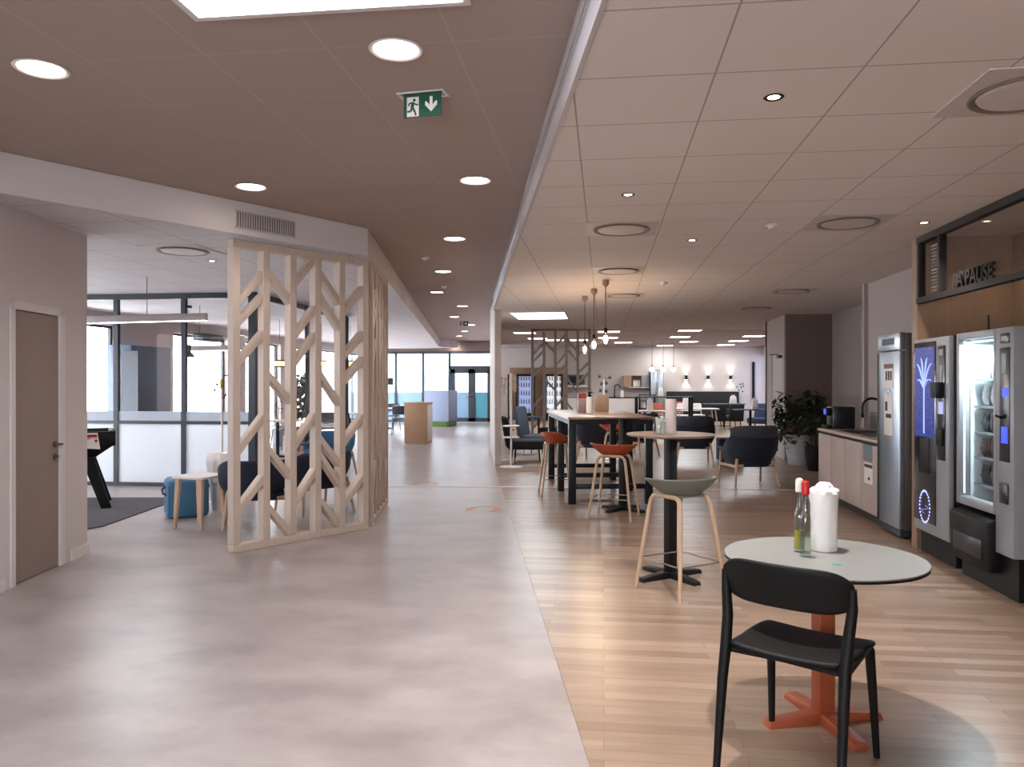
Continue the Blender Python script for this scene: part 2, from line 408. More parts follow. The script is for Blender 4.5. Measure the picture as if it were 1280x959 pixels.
# glazed office partition at Y = 10.4
PX = [-9.0, -8.07, -7.03, -5.99, -4.95]; PY = 10.4
b = MB()
for x in PX: b.box(x-.035, x+.035, PY-.03, PY+.03, 0, 2.76)
b.box(PX[0], PX[-1]+.035, PY-.028, PY+.028, 2.70, 2.78); b.box(PX[0], PX[-1], PY-.028, PY+.028, .90, .945); b.box(PX[0], PX[-1], PY-.028, PY+.028, 0, .055)
b.box(PX[-1]-.05, PX[-1]+.05, PY-.05, PY+.05, 0, 2.78)
part = struct(b.build('window_9', M_dark), 'dark framed office partition with frosted lower panels')
for a, c in zip(PX, PX[1:]):
    MB().box(a+.035, c-.035, PY-.006, PY+.006, 1.08, 2.70).build('pane', M_glass, part)
    MB().box(a+.035, c-.035, PY-.012, PY+.012, .945, 1.08).build('sill_panel', mat('grey_blue_rail', '9aa2ae', .5), part)
    MB().box(a+.035, c-.035, PY-.012, PY+.012, .055, .90).build('frosted_panel', M_frost, part)
# office side glazing running back from the corner post
b = MB()
for y in (12.4, 14.4): b.box(PX[-1]-.03, PX[-1]+.03, y-.03, y+.03, 0, 2.76)
b.box(PX[-1]-.028, PX[-1]+.028, PY, 14.4, 2.70, 2.78); b.box(PX[-1]-.028, PX[-1]+.028, PY, 14.4, 0, .055)
sg = struct(b.build('window_10', M_dark), 'dark framed glass side of the office')
for a, c in ((PY, 12.4), (12.4, 14.4)): MB().box(PX[-1]-.006, PX[-1]+.006, a+.05, c-.03, .055, 2.70).build('pane', M_glass, sg)
# glazed wall and double door closing the corridor
dE = 29.0
def E(px): return Dp(px, dE)
YE = 28.6
def ex(px):                                              # X where the sight line through a column of the photo meets Y = YE
    k = (px-640)/FPX; d = YE/(cT+k*sT); return k*d*cT-d*sT
xs = [ex(p) for p in (440, 495, 529, 562)]
xe = ex(616)
b = MB()
for x in xs: b.box(x-.045, x+.045, YE-.05, YE+.05, 0, 2.63)
b.box(xs[0], xe, YE-.05, YE+.05, 2.58, 2.68); b.box(xs[0], xs[3], YE-.05, YE+.05, 0, .06)
b.box(xs[3], xe, YE-.05, YE+.05, 2.0, 2.12); b.box(xe-.1, xe, YE-.05, YE+.05, 0, 2.63)
ew = struct(b.build('window_11', M_dark), 'dark framed glass wall at the end of the corridor')
for a, c in zip(xs, xs[1:]):
    MB().box(a+.045, c-.045, YE-.006, YE+.006, 1.12, 2.58).build('pane', M_glass, ew)
    MB().box(a+.045, c-.045, YE-.01, YE+.01, .06, 1.12).build('film_panel', M_film_blue, ew)
MB().box(xs[3]+.045, xe-.1, YE-.006, YE+.006, 2.12, 2.58).build('pane', M_glass, ew)
xm = ex(589)
for k, (a, c, fm) in enumerate(((xs[3]+.05, xm, M_film_blue), (xm, xe-.1, M_film_teal))):
    b = MB(); b.box(a, a+.16, YE-.04, YE+.04, .01, 2.0); b.box(c-.1, c, YE-.04, YE+.04, .01, 2.0); b.box(a, c, YE-.04, YE+.04, .01, .16); b.box(a, c, YE-.04, YE+.04, 1.84, 2.0)
    dd = struct(b.build('door_%d' % (k+2), M_dark), ('left' if k == 0 else 'right')+' leaf of the dark glazed corridor door')
    MB().box(a+.16, c-.1, YE-.006, YE+.006, 1.12, 1.84).build('pane', M_glass, dd)
    MB().box(a+.16, c-.1, YE-.01, YE+.01, .16, 1.12).build('film_panel', fm, dd)
    xh = c-.05 if k == 0 else a+.05
    MB().tube([(xh, YE-.05, .95), (xh, YE-.1, .95), (xh+(.12 if k else -.12), YE-.1, .95)], .012).build('door_handle', M_chrome, dd)
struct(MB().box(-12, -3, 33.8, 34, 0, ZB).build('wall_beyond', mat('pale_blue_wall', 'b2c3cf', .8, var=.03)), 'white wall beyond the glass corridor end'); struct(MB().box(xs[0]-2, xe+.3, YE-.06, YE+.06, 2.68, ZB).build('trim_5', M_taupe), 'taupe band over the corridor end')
# room seen through it: pale back wall far off
# cafe left wall (thin wall that starts at the pale post)
b = MB(); q0, q1, q2 = (-.309, 13.8), (-.48, 16.8), (-.80, 28.9)
def seg(b, a, c, t, z0, z1):
    p = [V(*a), V(*c), V(c[0]+t, c[1]), V(a[0]+t, a[1])]; b.hexa([(*q, z0) for q in p], [(*q, z1) for q in p])
seg(b, q0, q1, .115, 0, ZB); struct(b.build('wall_post', mat('post_wall', 'a89c96', .75, var=.02)), 'narrow end of the wall dividing corridor and cafe')
b = MB(); seg(b, q1, q2, .1, 0, ZB); struct(b.build('wall_corridor', M_wallgrey))
# cafe back wall and right hand walls
struct(MB().box(-4.4, 6.6, cafe_back, cafe_back+.2, 0, ZB).build('wall_back', M_back), 'warm white back wall of the cafe')
XR = 3.46
b = MB(); b.box(6.2, 6.4, 17, 29.8, 0, ZB); b.box(6.2, 6.4, 29.8, 31, 0, .3); b.box(6.2, 6.4, 29.8, 31, 2.5, ZB)
struct(b.build('wall_side', M_white))
w = MB(); w.box(6.26, 6.32, 29.8, 29.88, .3, 2.5); w.box(6.26, 6.32, 30.9, 30.98, .3, 2.5); w.box(6.26, 6.32, 29.8, 31, .3, .36)
w = struct(w.build('window_12', M_frame_w), 'white window at the far right end of the cafe'); MB().box(6.285, 6.295, 29.88, 30.9, .36, 2.5).build('pane', pane('dimming_pane', 'a9adc0'), w)  # pane tint added to dim the daylight from this window
b = MB(); b.box(XR, XR+.84, 15.2, 15.35, 0, ZW); struct(b.build('wall_niche', M_taupe), 'dark taupe wall behind the plants')
struct(MB().box(4.3, 4.45, 10.6, 15.35, 0, ZW).build('wall_recess', M_wallgrey), 'grey wall of the recess behind the counter')
b = MB(); b.box(XR, XR+.13, 15.35, 15.55, 0, ZW); b.box(XR, XR+.13, 16.5, 17.1, 0, ZW); b.box(XR, XR+.13, 15.55, 16.5, 2.08, ZW); b.box(XR, 6.4, 16.97, 17.1, 0, ZW)
struct(b.build('wall_right', M_white), 'white wall with the door beside the plants')
d3 = struct(MB().box(XR+.02, XR+.06, 15.555, 16.495, .005, 2.075).build('door_4', M_frame_w), 'white door with a closer beside the plants')
b = MB(); b.box(XR-.05, XR+.02, 15.62, 15.85, 1.98, 2.04, .008); b.bar((XR-.03, 15.75, 2.05), (XR-.12, 16.1, 2.06), .015, .02); b.bar((XR-.12, 16.1, 2.06), (XR-.01, 16.4, 2.07), .015, .02)
b.build('door_closer', M_dark, d3)
b = MB(); b.tube([(XR+.02, 15.63, 1.0), (XR-.04, 15.63, 1.0), (XR-.04, 15.75, 1.0)], .012); b.build('door_handle', M_dark, d3)
b = MB(); b.box(XR, XR+.15, 7.42, 10.75, 0, ZW); b.box(XR, 4.3, 10.68, 10.75, 0, ZW); struct(b.build('wall_counter', M_wallgrey), 'grey wall behind the counter')
struct(MB().box(XR-.05, XR, 10.62, 10.70, 0, ZW).build('trim_6', M_wallgrey), 'pipe casing at the end of the counter wall')
# vending niche: wood lined, with the glazed transom on top
XN = 2.82
struct(MB().box(3.60, 3.75, -4, 7.42, 0, ZW).build('wall_vending', M_woodpanel), 'honey coloured wood wall behind the vending machines')
struct(MB().box(XN-.02, 3.60, 7.30, 7.42, 0, ZW).build('wall_panel', M_woodpanel), 'wood side panel between fridge and vending machines')
struct(MB().box(XN-.02, 3.60, 3.5, 3.62, 0, ZW).build('wall_end', M_wallgrey))
b = MB()
b.box(XN-.03, XN+.03, 3.62, 7.30, 2.74, 2.80); b.box(XN-.03, XN+.03, 3.62, 7.30, 2.205, 2.255)
for y in (7.265, 6.84, 4.4): b.box(XN-.03, XN+.03, y-.022, y+.022, 2.255, 2.74)
tw = struct(b.build('window_13', mat('bronze_black_frame', '1b1615', .6, spec=.3)), 'dark framed glass transom above the vending machines')
for a, c in ((6.862, 7.243), (4.422, 6.818), (3.62, 4.378)): MB().box(XN-.004, XN+.004, a, c, 2.255, 2.74).build('pane', M_glass, tw)
b = MB()
for k in range(14): b.box(XN+.02, XN+.035, 6.90, 7.10, 2.29+k*.03, 2.305+k*.03)
b.build('louvre', mat('grey_louvre', '8d8a82', .5), tw)
b = MB(); b.bar((XN+.0, 5.46, 2.23), (3.60, 5.46, 2.23), .7, .02)
struct(MB().box(XN+.03, 3.60, 3.62, 7.30, 2.19, 2.215).build('ceiling_niche', M_woodpanel), 'wood bulkhead above the vending machines') if False else b.bm.free()

# ================================================================== TIMBER SCREENS
BR = [(0, '/', [(2.22,2.47),(2.04,2.27),(1.68,1.93),(.90,1.17),(.37,.62)]),
      (1, '\\', [(2.50,2.27),(1.56,1.33),(.88,.63),(.35,.10)]),
      (2, '/', [(2.43,2.68),(1.95,2.20),(1.69,1.94),(.91,1.17),(.37,.63)]),
      (3, '\\', [(2.55,2.30),(2.33,2.05),(1.58,1.30),(.95,.70),(.80,.50),(.36,.09)]),
      (4, '/', [(2.20,2.44),(1.76,1.98),(1.51,1.72),(.90,1.14),(.29,.52)])]
SX = [.03, .325, .605, .88, 1.165, 1.455]
def make_screen(label, loc, rz, h=2.76, m=M_timber, group='timber lattice screens'):
    t = thing('timber_screen', label, 'screen', loc, rz, group)
    for x in SX: MB().box(x-.035, x+.035, -.05, .05, .07, h-.07, .004, 1).build('post', m, t)
    MB().box(-.005, 1.49, -.05, .05, 0, .07, .004, 1).build('bottom_rail', m, t)
    MB().box(-.005, 1.49, -.05, .05, h-.07, h, .004, 1).build('top_rail', m, t)
    for k, _, zs in BR:
        x0, x1 = SX[k]+.034, SX[k+1]-.034
        for za, zb in zs:
            hh = .042
            MB().hexa([(x0,-.045,za-hh),(x1,-.045,zb-hh),(x1,.045,zb-hh),(x0,.045,za-hh)],
                      [(x0,-.045,za+hh),(x1,-.045,zb+hh),(x1,.045,zb+hh),(x0,.045,za+hh)], .003).build('brace', m, t)
    return t
def rzx(a, c):                                            # rotation that lays local +X along the floor line a -> c
    return math.atan2(c[1]-a[1], c[0]-a[0])
A, C_ = V(-2.475, 6.76), V(-1.494, 7.90)
scr = make_screen('large pale timber lattice screen under the left soffit, seen almost face on', A, rzx(A, C_))
A, C_ = V(-1.50, 8.02), V(-1.585, 9.55)
dup(scr, 'timber lattice screen seen edge on behind the large one', A, rzx(A, C_))
A, C_ = Dp(664, 19.3), Dp(742, 19.2)
M_t2 = mat('greyed_timber', 'a09188', .6, var=.08)
scr3 = make_screen('distant timber lattice screen in front of the kitchen fridges', A, rzx(A, C_), 2.86, M_t2)

# ================================================================== CAFE FURNITURE
# ---- round table in front
def cross_table(label, loc, rz, R, h, mt, mbase, sq=True, armL=.33, group=None, edge=M_black):
    t = thing('pedestal_table', label, 'table', loc, rz, group)
    MB().lathe([(R-.012, h-.018), (R, h-.006), (R, h-.002), (R-.002, h)], 72).build('tabletop', mt, t)
    MB().lathe([(R*.55, h-.026), (R-.016, h-.02), (R-.004, h-.0065), (R-.004, h-.008)], 64).build('edge_band', edge, t) if False else None
    b = MB()
    if sq: b.box(-.037, .037, -.037, .037, .05, h-.03, .006)
    else: b.lathe([(.042, .05), (.042, h-.03)], 24)
    b.build('column', mbase, t)
    b = MB(); b.box(-.14, .14, -.14, .14, h-.034, h-.018, .004); b.build('top_plate', M_blackm, t)
    for k in range(4):
        b = MB(); a = k*PI/2; ca, sa = math.cos(a), math.sin(a)
        M = Matrix.Rotation(a, 4, 'Z')
        v = lambda x, y, z: M @ Vector((x, y, z))
        b.hexa([v(0,-.036,.0), v(armL,-.036,0), v(armL,.036,0), v(0,.036,0)], [v(0,-.032,.06), v(armL-.01,-.030,.032), v(armL-.01,.030,.032), v(0,.032,.06)], .005)
        b.build('foot', mbase, t)
    return t
ft = cross_table('round pale grey table on a terracotta cross base, nearest in view', V(1.372, 3.385), face(-.045, .25), .42, .735, M_tabletop, M_terr, armL=.275)
b = MB(); b.lathe([(.41, .7165), (.4185, .7168), (.4185, .728)], 64); b.build('edge_band', M_black, ft)
TZ = .7355
# ---- black stacking chair
def black_chair(label, loc, rz):
    t = thing('stacking_chair', label, 'chair', loc, rz)
    def seat(u, v):
        x = (u-.5)*2; y = (v-.5)*2
        w = .225-.014*max(0, -y)
        X = x*w*(1-.02*abs(y)**8)
        Y = y*.226*(1-.06*abs(x)**8)-.012
        Z = .482-.016*(1-x*x)*(1-.3*y*y)+.010*max(0, y)**3*-1.2+.012*max(0, -y)**2
        return (X, Y, Z)
    MB().surf(seat, 17, 17).build('seat', M_black, t, solid=.022, sub=1)
    def back(u, v):
        a = (u-.5)*2
        X = a*.245
        Y = -.245+.075*abs(a)**2.2
        hh = .085*(1-.55*abs(a)**7)
        Z = .742+(v-.5)*2*hh+.006*(1-a*a)
        return (X, Y-.035*(v-.5)*2*.5, Z)
    MB().surf(back, 25, 9).build('backrest', M_black, t, solid=.022, sub=1)
    for s in (-1, 1):
        MB().tube([(s*.228, -.292, 0), (s*.226, -.272, .15), (s*.224, -.242, .36), (s*.222, -.218, .47), (s*.226, -.190, .59), (s*.236, -.180, .69), (s*.238, -.184, .765)],
                  [.0135, .016, .020, .022, .021, .019, .014], 12).build('leg', M_black, t)
        MB().tube([(s*.212, .235, 0), (s*.206, .215, .2), (s*.198, .185, .44), (s*.188, .168, .472)], [.0125, .016, .020, .019], 12).build('leg', M_black, t)
        MB().tube([(s*.222, -.215, .464), (s*.212, 0, .468), (s*.198, .175, .464)], .014, 10).build('side_rail', M_black, t)
    MB().tube([(-.215, -.205, .464), (0, -.205, .470), (.215, -.205, .464)], .013, 10).build('rear_rail', M_black, t)
    return t
black_chair('black plastic stacking chair with a curved backrest at the nearest round table', V(1.142, 3.015), face(.637, .771))
# ---- bottles, tissue pack, sticker on the front table
M_bg = pane('bottle_glass', 'f4f8f7', solid=.0, rough=.04, edge=.85, base=.05, power=4)
def bottle(label, loc, capm, cat='bottle', liquid=None):
    t = thing('cruet_bottle', label, cat, loc, 0, 'oil and vinegar bottles')
    MB().lathe([(.016, .0), (.0245, .004), (.0245, .15), (.022, .175), (.0125, .205), (.0115, .27), (.0135, .275), (.0135, .285), (.009, .286), (.009, .205), (.019, .172), (.0215, .15), (.0215, .012), (.005, .010)], 28).build('glass_body', M_bg, t)
    MB().lathe([(.0135, .270), (.017, .272), (.0175, .318), (.0145, .328), (.006, .333)], 24).build('cap', capm, t)
    if liquid: MB().lathe([(.005, .013), (.021, .014), (.021, .098), (.004, .0985)], 24).build('liquid', liquid, t)
    return t
M_oil = mat('yellow_oil', 'b3a32c', .2, var=.03); M_cream = mat('cream_cap', 'd9cfc4', .5, var=.02)
bottle('glass oil bottle with a white cap and yellow oil, left one on the nearest table', (*F(999.5, 690, TZ), TZ), M_cream, liquid=M_oil)
bottle('clear glass bottle with a red cap, beside the tissue pack on the nearest table', (*F(1007, 695.5, TZ), TZ), M_red)
t = thing('tissue_pack', 'white paper towel roll in a crumpled plastic wrap on the nearest table', 'paper towel', (*F(1030, 688, TZ), TZ))
def wob(a, z): return .05*math.sin(2*PI*a*4+z*30)+.03*math.sin(2*PI*a*9-z*50) if z > .16 else .01*math.sin(2*PI*a*7)
MB().lathe([(.052, 0), (.057, .004), (.058, .12), (.060, .2), (.062, .25), (.060, .272), (.03, .275)], 44, wob=wob).build('wrapped_roll', M_towel, t)
random.seed(3)
b = MB()
b.lathe([(.061, .262), (.058, .275), (.048, .283), (.036, .287), (.030, .300), (.022, .309), (.010, .304), (.004, .298)], 44, caps=False,
        wob=lambda a, z: .16*math.sin(2*PI*a*3+z*70)+.09*math.sin(2*PI*a*7-z*160)+.05*math.sin(2*PI*a*13))
b.build('crumpled_top', M_towel, t, angle=25)
tag(MB().lathe([(.019, 0), (.019, .0008)], 28, (*F(1046, 705.5, TZ), TZ-.0003)).build('round_sticker', M_green), 'small round green sticker on the nearest pale tabletop', 'sticker')

# ---- bar stools
def make_stool(label, loc, rz, seatm, seat_turn=PI/2, group='bar stools with bent wood legs'):
    t = thing('bar_stool', label, 'stool', loc, rz, group)
    def shell(u, v):
        r = u; a = 2*PI*v                                  # a = 0 at the back (-Y)
        rx, ry = .258, .205
        X = rx*r*math.sin(a); Y = -ry*r*math.cos(a)
        side = abs(math.sin(a)); fr = max(0, -math.cos(a))
        rim = max(0, r-.30)/.70
        Z = .690+rim**1.5*(.138-.062*fr**1.5)
        k = 1-.05*rim*(1-fr)+.10*rim*fr**2
        X, Y = X*(1+.03*rim*side), Y*k-.02
        return (X*math.cos(seat_turn)-Y*math.sin(seat_turn), X*math.sin(seat_turn)+Y*math.cos(seat_turn), Z)
    b = MB(); n = 40; rad = [0.001, .15, .3, .45, .58, .7, .8, .9, 1.0]
    g = [[b.bm.verts.new(shell(r, i/n)) for i in range(n)] for r in rad]
    for p, q in zip(g, g[1:]):
        for i in range(n): b.bm.faces.new((p[i], p[(i+1) % n], q[(i+1) % n], q[i]))
    b.bm.faces.new(g[0])
    b.build('seat_shell', seatm, t, solid=.014, sub=1)
    for s in (-1, 1):                                      # each side is one bent wooden arch: two legs and the bend
        xt, xb = .135, .215
        b = MB(); P = []
        def L(y, z): 
            f = 1-z/.69
            return (s*(xt+(xb-xt)*f), y, z)
        P += [L(-.235, 0), L(-.205, .25), L(-.175, .5), L(-.158, .62)]
        P += [L(-.150, .655), L(-.130, .682), L(-.100, .692), L(0, .694), L(.100, .692), L(.130, .682), L(.150, .655)]
        P += [L(.158, .62), L(.175, .5), L(.205, .25), L(.235, 0)]
        half = P[:8]; other = P[7:]
        rr = [.0125, .0145, .016, .0165, .0165, .0165, .0165, .0165]
        MB().tube(half, rr, 10).build('leg', M_ash, t)
        MB().tube(other, rr[::-1], 10).build('leg', M_ash, t)
    z = .23; f = 1-z/.69; xx = .135+.08*f; yy = .207
    MB().tube([(-xx, -yy, z), (xx, -yy, z), (xx, yy, z), (-xx, yy, z)], .0055, 8, closed=True).build('footrest_ring', M_chrome, t)
    MB().box(-.12, .12, -.12, .12, .690, .702, .003).build('mount', seatm, t)
    return t
st = make_stool('grey green bar stool with bent wood legs behind the nearest table', V(1.205, 5.50), face(-.5, .87), M_sage, math.radians(-16))
so = make_stool('orange bar stool with bent wood legs beside the reddish round high table', V(1.13, 8.50), face(.93, -.36), M_orange)
dup(so, 'orange bar stool on the near left side of the black legged bar table', V(.59, 10.22), face(.05, -.95))
dup(so, 'orange bar stool beyond the far end of the bar table, mostly hidden', Dp(770, 12.3), face(-1, .1))

# ---- round high tables
h1 = cross_table('round high table with a wooden top on a black post behind the grey green stool', Dp(838, 5.90), face(.86, .5), .335, 1.105, M_walnut, M_blackm, armL=.30)
h2 = cross_table('round reddish high table against the end of the bar table', V(1.30, 9.0), face(.7, .7), .31, 1.10, mat('reddish_wood_top', '80594a', .4, var=.12), M_blackm, armL=.30)
hz = 1.106
t = thing('paper_roll', 'pinkish white paper roll standing on the middle round high table', 'paper roll', (*Dp(838.5, 5.93), hz))
MB().lathe([(.018, .001), (.041, .001), (.042, .004), (.042, .262), (.041, .265), (.018, .265)], 32).build('roll', mat('pinkish_paper', 'd2c0bb', .85, var=.03), t)
MB().lathe([(.012, .262), (.017, .262), (.017, .268), (.012, .268)], 20).build('core', mat('card_core', '8a7765', .8), t)
t = thing('condiment_jar', 'glass jar of paper sachets left of the paper roll on the high table', 'jar', (*Dp(824.5, 5.85), hz))
MB().lathe([(.03, 0), (.047, .004), (.05, .06), (.044, .115), (.047, .13), (.0445, .13), (.041, .115), (.047, .06), (.044, .008), (.02, .007)], 28).build('glass_body', M_bg, t)
random.seed(5); b = MB()
for k in range(9):
    a = random.uniform(0, 6.28); r = random.uniform(.005, .022); x, y = r*math.cos(a), r*math.sin(a)
    b.box(-.012, .012, -.002, .002, .01, random.uniform(.09, .14), M=Matrix.Translation((x, y, 0)) @ Matrix.Rotation(a, 4, 'Z') @ Matrix.Rotation(random.uniform(-.12, .12), 4, 'X'))
b.build('sachets', M_paper, t)

# ---- rectangular bar table
A = V(.70, 9.38); axr = face(-.057, .998)
t = thing('bar_table', 'long rectangular bar table with a wooden top and square black legs', 'table', (*A, 0), axr)
W_, L_ = 1.03, 2.45
MB().box(-.02, W_+.02, -.03, L_+.03, 1.045, 1.075, .004).build('tabletop', M_walnut, t)
for y in (.05, 1.2, L_-.05):
    for x in (.04, W_-.04):
        MB().box(x-.045, x+.045, y-.045, y+.045, 0, 1.0, .004).build('leg', M_blackm, t)
    MB().box(.08, W_-.08, y-.03, y+.03, .19, .25, .003).build('stretcher', M_blackm, t)
b = MB(); b.box(0, W_, .01, .09, .985, 1.045); b.box(0, W_, L_-.09, L_-.01, .985, 1.045); b.box(0, .08, .09, L_-.09, .985, 1.045); b.box(W_-.08, W_, .09, L_-.09, .985, 1.045); b.box(0, W_, 1.16, 1.24, .985, 1.045)
b.build('apron', M_blackm, t)
tz = 1.0755
t = thing('soap_dispenser', 'white cylinder dispenser with a black pump on the bar table', 'dispenser', (*Dp(737, 10.4), tz))
MB().lathe([(.040, 0), (.044, .005), (.044, .21), (.036, .225), (.02, .23)], 28).build('bottle_body', M_paper, t)
b = MB(); b.lathe([(.022, .225), (.024, .228), (.024, .255), (.012, .26), (.012, .275), (.026, .276), (.028, .292), (.01, .296)], 20); b.box(-.01, .055, -.008, .008, .278, .29)
b.build('pump', M_black, t)
t = thing('napkin_dispenser', 'pink grey napkin dispenser with a red lid on the bar table', 'napkin holder', (*Dp(727, 10.7), tz), .2)
MB().box(-.06, .06, -.05, .05, 0, .20, .006).build('body', mat('pink_grey_box', 'a1908d', .7), t); MB().box(-.055, .055, -.045, .045, .20, .275, .006).build('lid', mat('faded_red', '9c3a3a', .6), t)
t = thing('card_box', 'brown cardboard box at the right of the dispenser on the bar table', 'box', (*Dp(752, 11.2), tz), .1)
MB().box(-.10, .10, -.06, .06, 0, .235, .004).build('body', mat('brown_card', 'a08673', .8), t); MB().box(-.095, .095, -.055, .055, .235, .24, .002).build('flaps', mat('brown_card_dark', '8d735f', .8), t)

# ---- upholstered armchairs with wooden legs
def make_armchair(label, loc, rz, fab, head=None, legm=M_ash, high=True, group='felt armchairs on wooden legs'):
    t = thing('armchair', label, 'armchair', loc, rz, group)
    def shell(u, v):
        a = (u-.5)*2*math.radians(108)                     # 0 = back
        w = .70+.30*math.sin(min(1, v*1.5)*PI/2)
        top = (.79 if high else .71)-(.26 if high else .18)*max(0, min(1, (abs(a)-.85)/.9))**1.3
        X = .365*max(-1, min(1, math.sin(a)*1.06))*w
        Y = .03-.35*math.cos(a)*w-(v*.06 if abs(a) < 1.3 else .03*v)
        return (X, Y, .31+(top-.31)*v)
    MB().surf(shell, 37, 10).build('shell', fab, t, solid=.05, sub=1)
    MB().prism(rrect(.52, .54, .12), .29, .35).build('seat_base', fab, t)
    b = MB(); b.box(-.26, .26, -.22, .33, .35, .45, .045, 3); b.build('seat_cushion', fab, t)
    def hd(u, v):
        a = (u-.5)*2*math.radians(66); q = abs(2*u-1)
        return (.375*math.sin(a)*(1-.03*v), .02-.40*math.cos(a)-.03*math.sin(v*PI)+.02*v, .72+(.155-.05*q**5)*v)
    if high: MB().surf(hd, 25, 8).build('head_cushion', head or fab, t, solid=.075, sub=1)
    for sx in (-1, 1):
        MB().tube([(sx*.33, -.30, 0), (sx*.29, -.24, .33), (sx*.275, -.22, .40)], [.014, .020, .020], 10).build('leg', legm, t)
        MB().tube([(sx*.33, .33, 0), (sx*.32, .28, .33), (sx*.33, .24, .52)], [.014, .020, .018], 10).build('leg', legm, t)
        MB().bar((sx*.297, -.25, .29), (sx*.320, .29, .29), .022, .04, bev=.004).build('side_rail', legm, t)
        b = MB(); b.box(-.035, .035, -.16, .29, .50, .545, .018, 3, M=Matrix.Translation((sx*.345, 0, 0))); b.build('arm_pad', fab, t)
    MB().bar((-.29, -.245, .305), (.29, -.245, .305), .025, .04, bev=.004).build('rear_rail', legm, t)
    return t
ac = make_armchair('dark navy felt armchair with wooden legs, back turned, in front of the plants', (*Dp(936, 11.25), 0), face(-.12, 1), M_navy, M_greyf)
dup(ac, 'dark navy armchair seen behind the middle round high table', (*Dp(866, 14.2), 0), face(.1, 1))
dup(ac, 'navy armchair visible between the legs of the bar table', (*Dp(747, 14.4), 0), face(.4, .9))
dup(ac, 'navy armchair behind the bar table further right, nearly hidden', (*Dp(797, 15.6), 0), face(-.7, .7))
al = make_armchair('navy felt armchair behind the front post of the large timber screen', (*Dp(322, 8.1), 0), face(-.30, .95), M_navy, high=False)
dup(al, 'navy felt armchair seen through the middle of the large timber screen', (*Dp(394, 8.95), 0), face(-.7, .7))
ab = make_armchair('blue felt armchair in the window light behind the large timber screen', (*Dp(411, 12.2), 0), face(-.3, -.9), M_bluef, high=False)
t = thing('pouf', 'dark blue felt pouf left of the armchair by the plants', 'pouf', (*Dp(912, 14.6), 0))
MB().prism(rrect(.46, .46, .1), .03, .40).build('seat', M_navy, t); MB().prism(rrect(.40, .40, .09), 0, .03).build('base', M_black, t); b = MB(); b.box(-.225, .225, -.225, .225, .385, .44, .03, 3); b.build('cushion', M_navy, t)

# ---- black lounge chair with block seat, high back chair, pole stand by the wall end
def block_chair(label, loc, rz, fab, bh=.80, legm=M_black, w=.64, group=None):
    t = thing('lounge_chair', label, 'armchair', loc, rz, group)
    b = MB(); b.box(-w/2, w/2, -.26, .34, .26, .43, .04, 3); b.build('seat', fab, t)
    b = MB(); b.hexa([(-w/2,-.36,.26),(w/2,-.36,.26),(w/2,-.24,.26),(-w/2,-.24,.26)], [(-w/2,-.46,bh),(w/2,-.46,bh),(w/2,-.38,bh),(-w/2,-.38,bh)], .03); b.build('backrest', fab, t)
    for sx in (-1, 1):
        for sy in (-1, 1):
            MB().tube([(sx*(w/2-.04), sy*.27+.02, 0), (sx*(w/2-.07), sy*.25+.02, .27)], [.012, .018], 8).build('leg', legm, t)
    return t
block_chair('black lounge chair beside the pale dividing wall end', (*Dp(658, 14.4), 0), face(.97, .1), M_charf, .86)
block_chair('blue grey high backed lounge chair left of the bar table', (*Dp(674, 15.8), 0), face(.95, -.3), M_bluegrey, 1.0, M_ash)
block_chair('dark charcoal lounge chair further back left of the bar table', (*Dp(698, 18.2), 0), face(-.6, .8), M_charf, .8)
t = thing('pole_stand', 'white pole stand with two small round trays by the dividing wall end', 'stand', (*Dp(639, 13.55), 0))
MB().lathe([(.20, 0), (.20, .012), (.03, .02)], 36).build('base', M_frame_w, t); MB().tube([(0, 0, .015), (0, 0, 1.66)], .018, 12).build('pole', M_frame_w, t)
for z in (.52, .72): MB().lathe([(.145, z), (.15, z+.004), (.15, z+.016), (.145, z+.02)], 32).build('tray', M_frame_w, t)
t = thing('coffee_table', 'small dark square table behind the black lounge chair', 'table', (*Dp(656, 17.2), 0), .1)
MB().box(-.35, .35, -.3, .3, .70, .735, .006).build('tabletop', M_greyf, t)
for sx in (-1, 1):
    for sy in (-1, 1): MB().box(sx*.31-.02, sx*.31+.02, sy*.26-.02, sy*.26+.02, 0, .70).build('leg', M_black, t)

# ================================================================== LEFT LOUNGE
rug = [F(109, 662), F(128, 659), F(211, 630), F(214, 624), F(90, 624), (-7.9, 8.6), V(-5.2, 7.0), V(-4.4, 7.62)]
rug = [V(-4.35, 7.75), F(128, 659), F(212, 629), F(216, 623), V(-7.4, 9.9), V(-7.3, 8.2)]
tag(MB().prism(rug, 0, .012).build('rug', M_rug), 'dark grey rug on the lounge floor under the football table', 'rug')
# table football: a black bowl on slanted legs
t = thing('football_table', 'black table football cut off by the white door wall', 'football table', (*V(-5.517, 9.12), .012), face(-.46, .89))
Lx, Ly = .70, .38
b = MB()
def ring(sx, sy, z): return [(-sx,-sy,z),(sx,-sy,z),(sx,sy,z),(-sx,sy,z)]
b.hexa(ring(Lx-.24, Ly-.16, .56), ring(Lx+.0, Ly, .74), .02)
b.build('underbody', M_vdark, t)
b = MB()
for (x0, x1, y0, y1) in ((-Lx-.02, Lx+.02, -Ly-.01, -Ly+.03), (-Lx-.02, Lx+.02, Ly-.03, Ly+.01), (-Lx-.02, -Lx+.06, -Ly, Ly), (Lx-.06, Lx+.02, -Ly, Ly)): b.box(x0, x1, y0, y1, .735, .91, .008)
b.build('rim', M_black, t)
MB().box(-Lx, Lx, -Ly+.02, Ly-.02, .74, .75).build('pitch', mat('pitch_green', '3b5a45', .6), t)
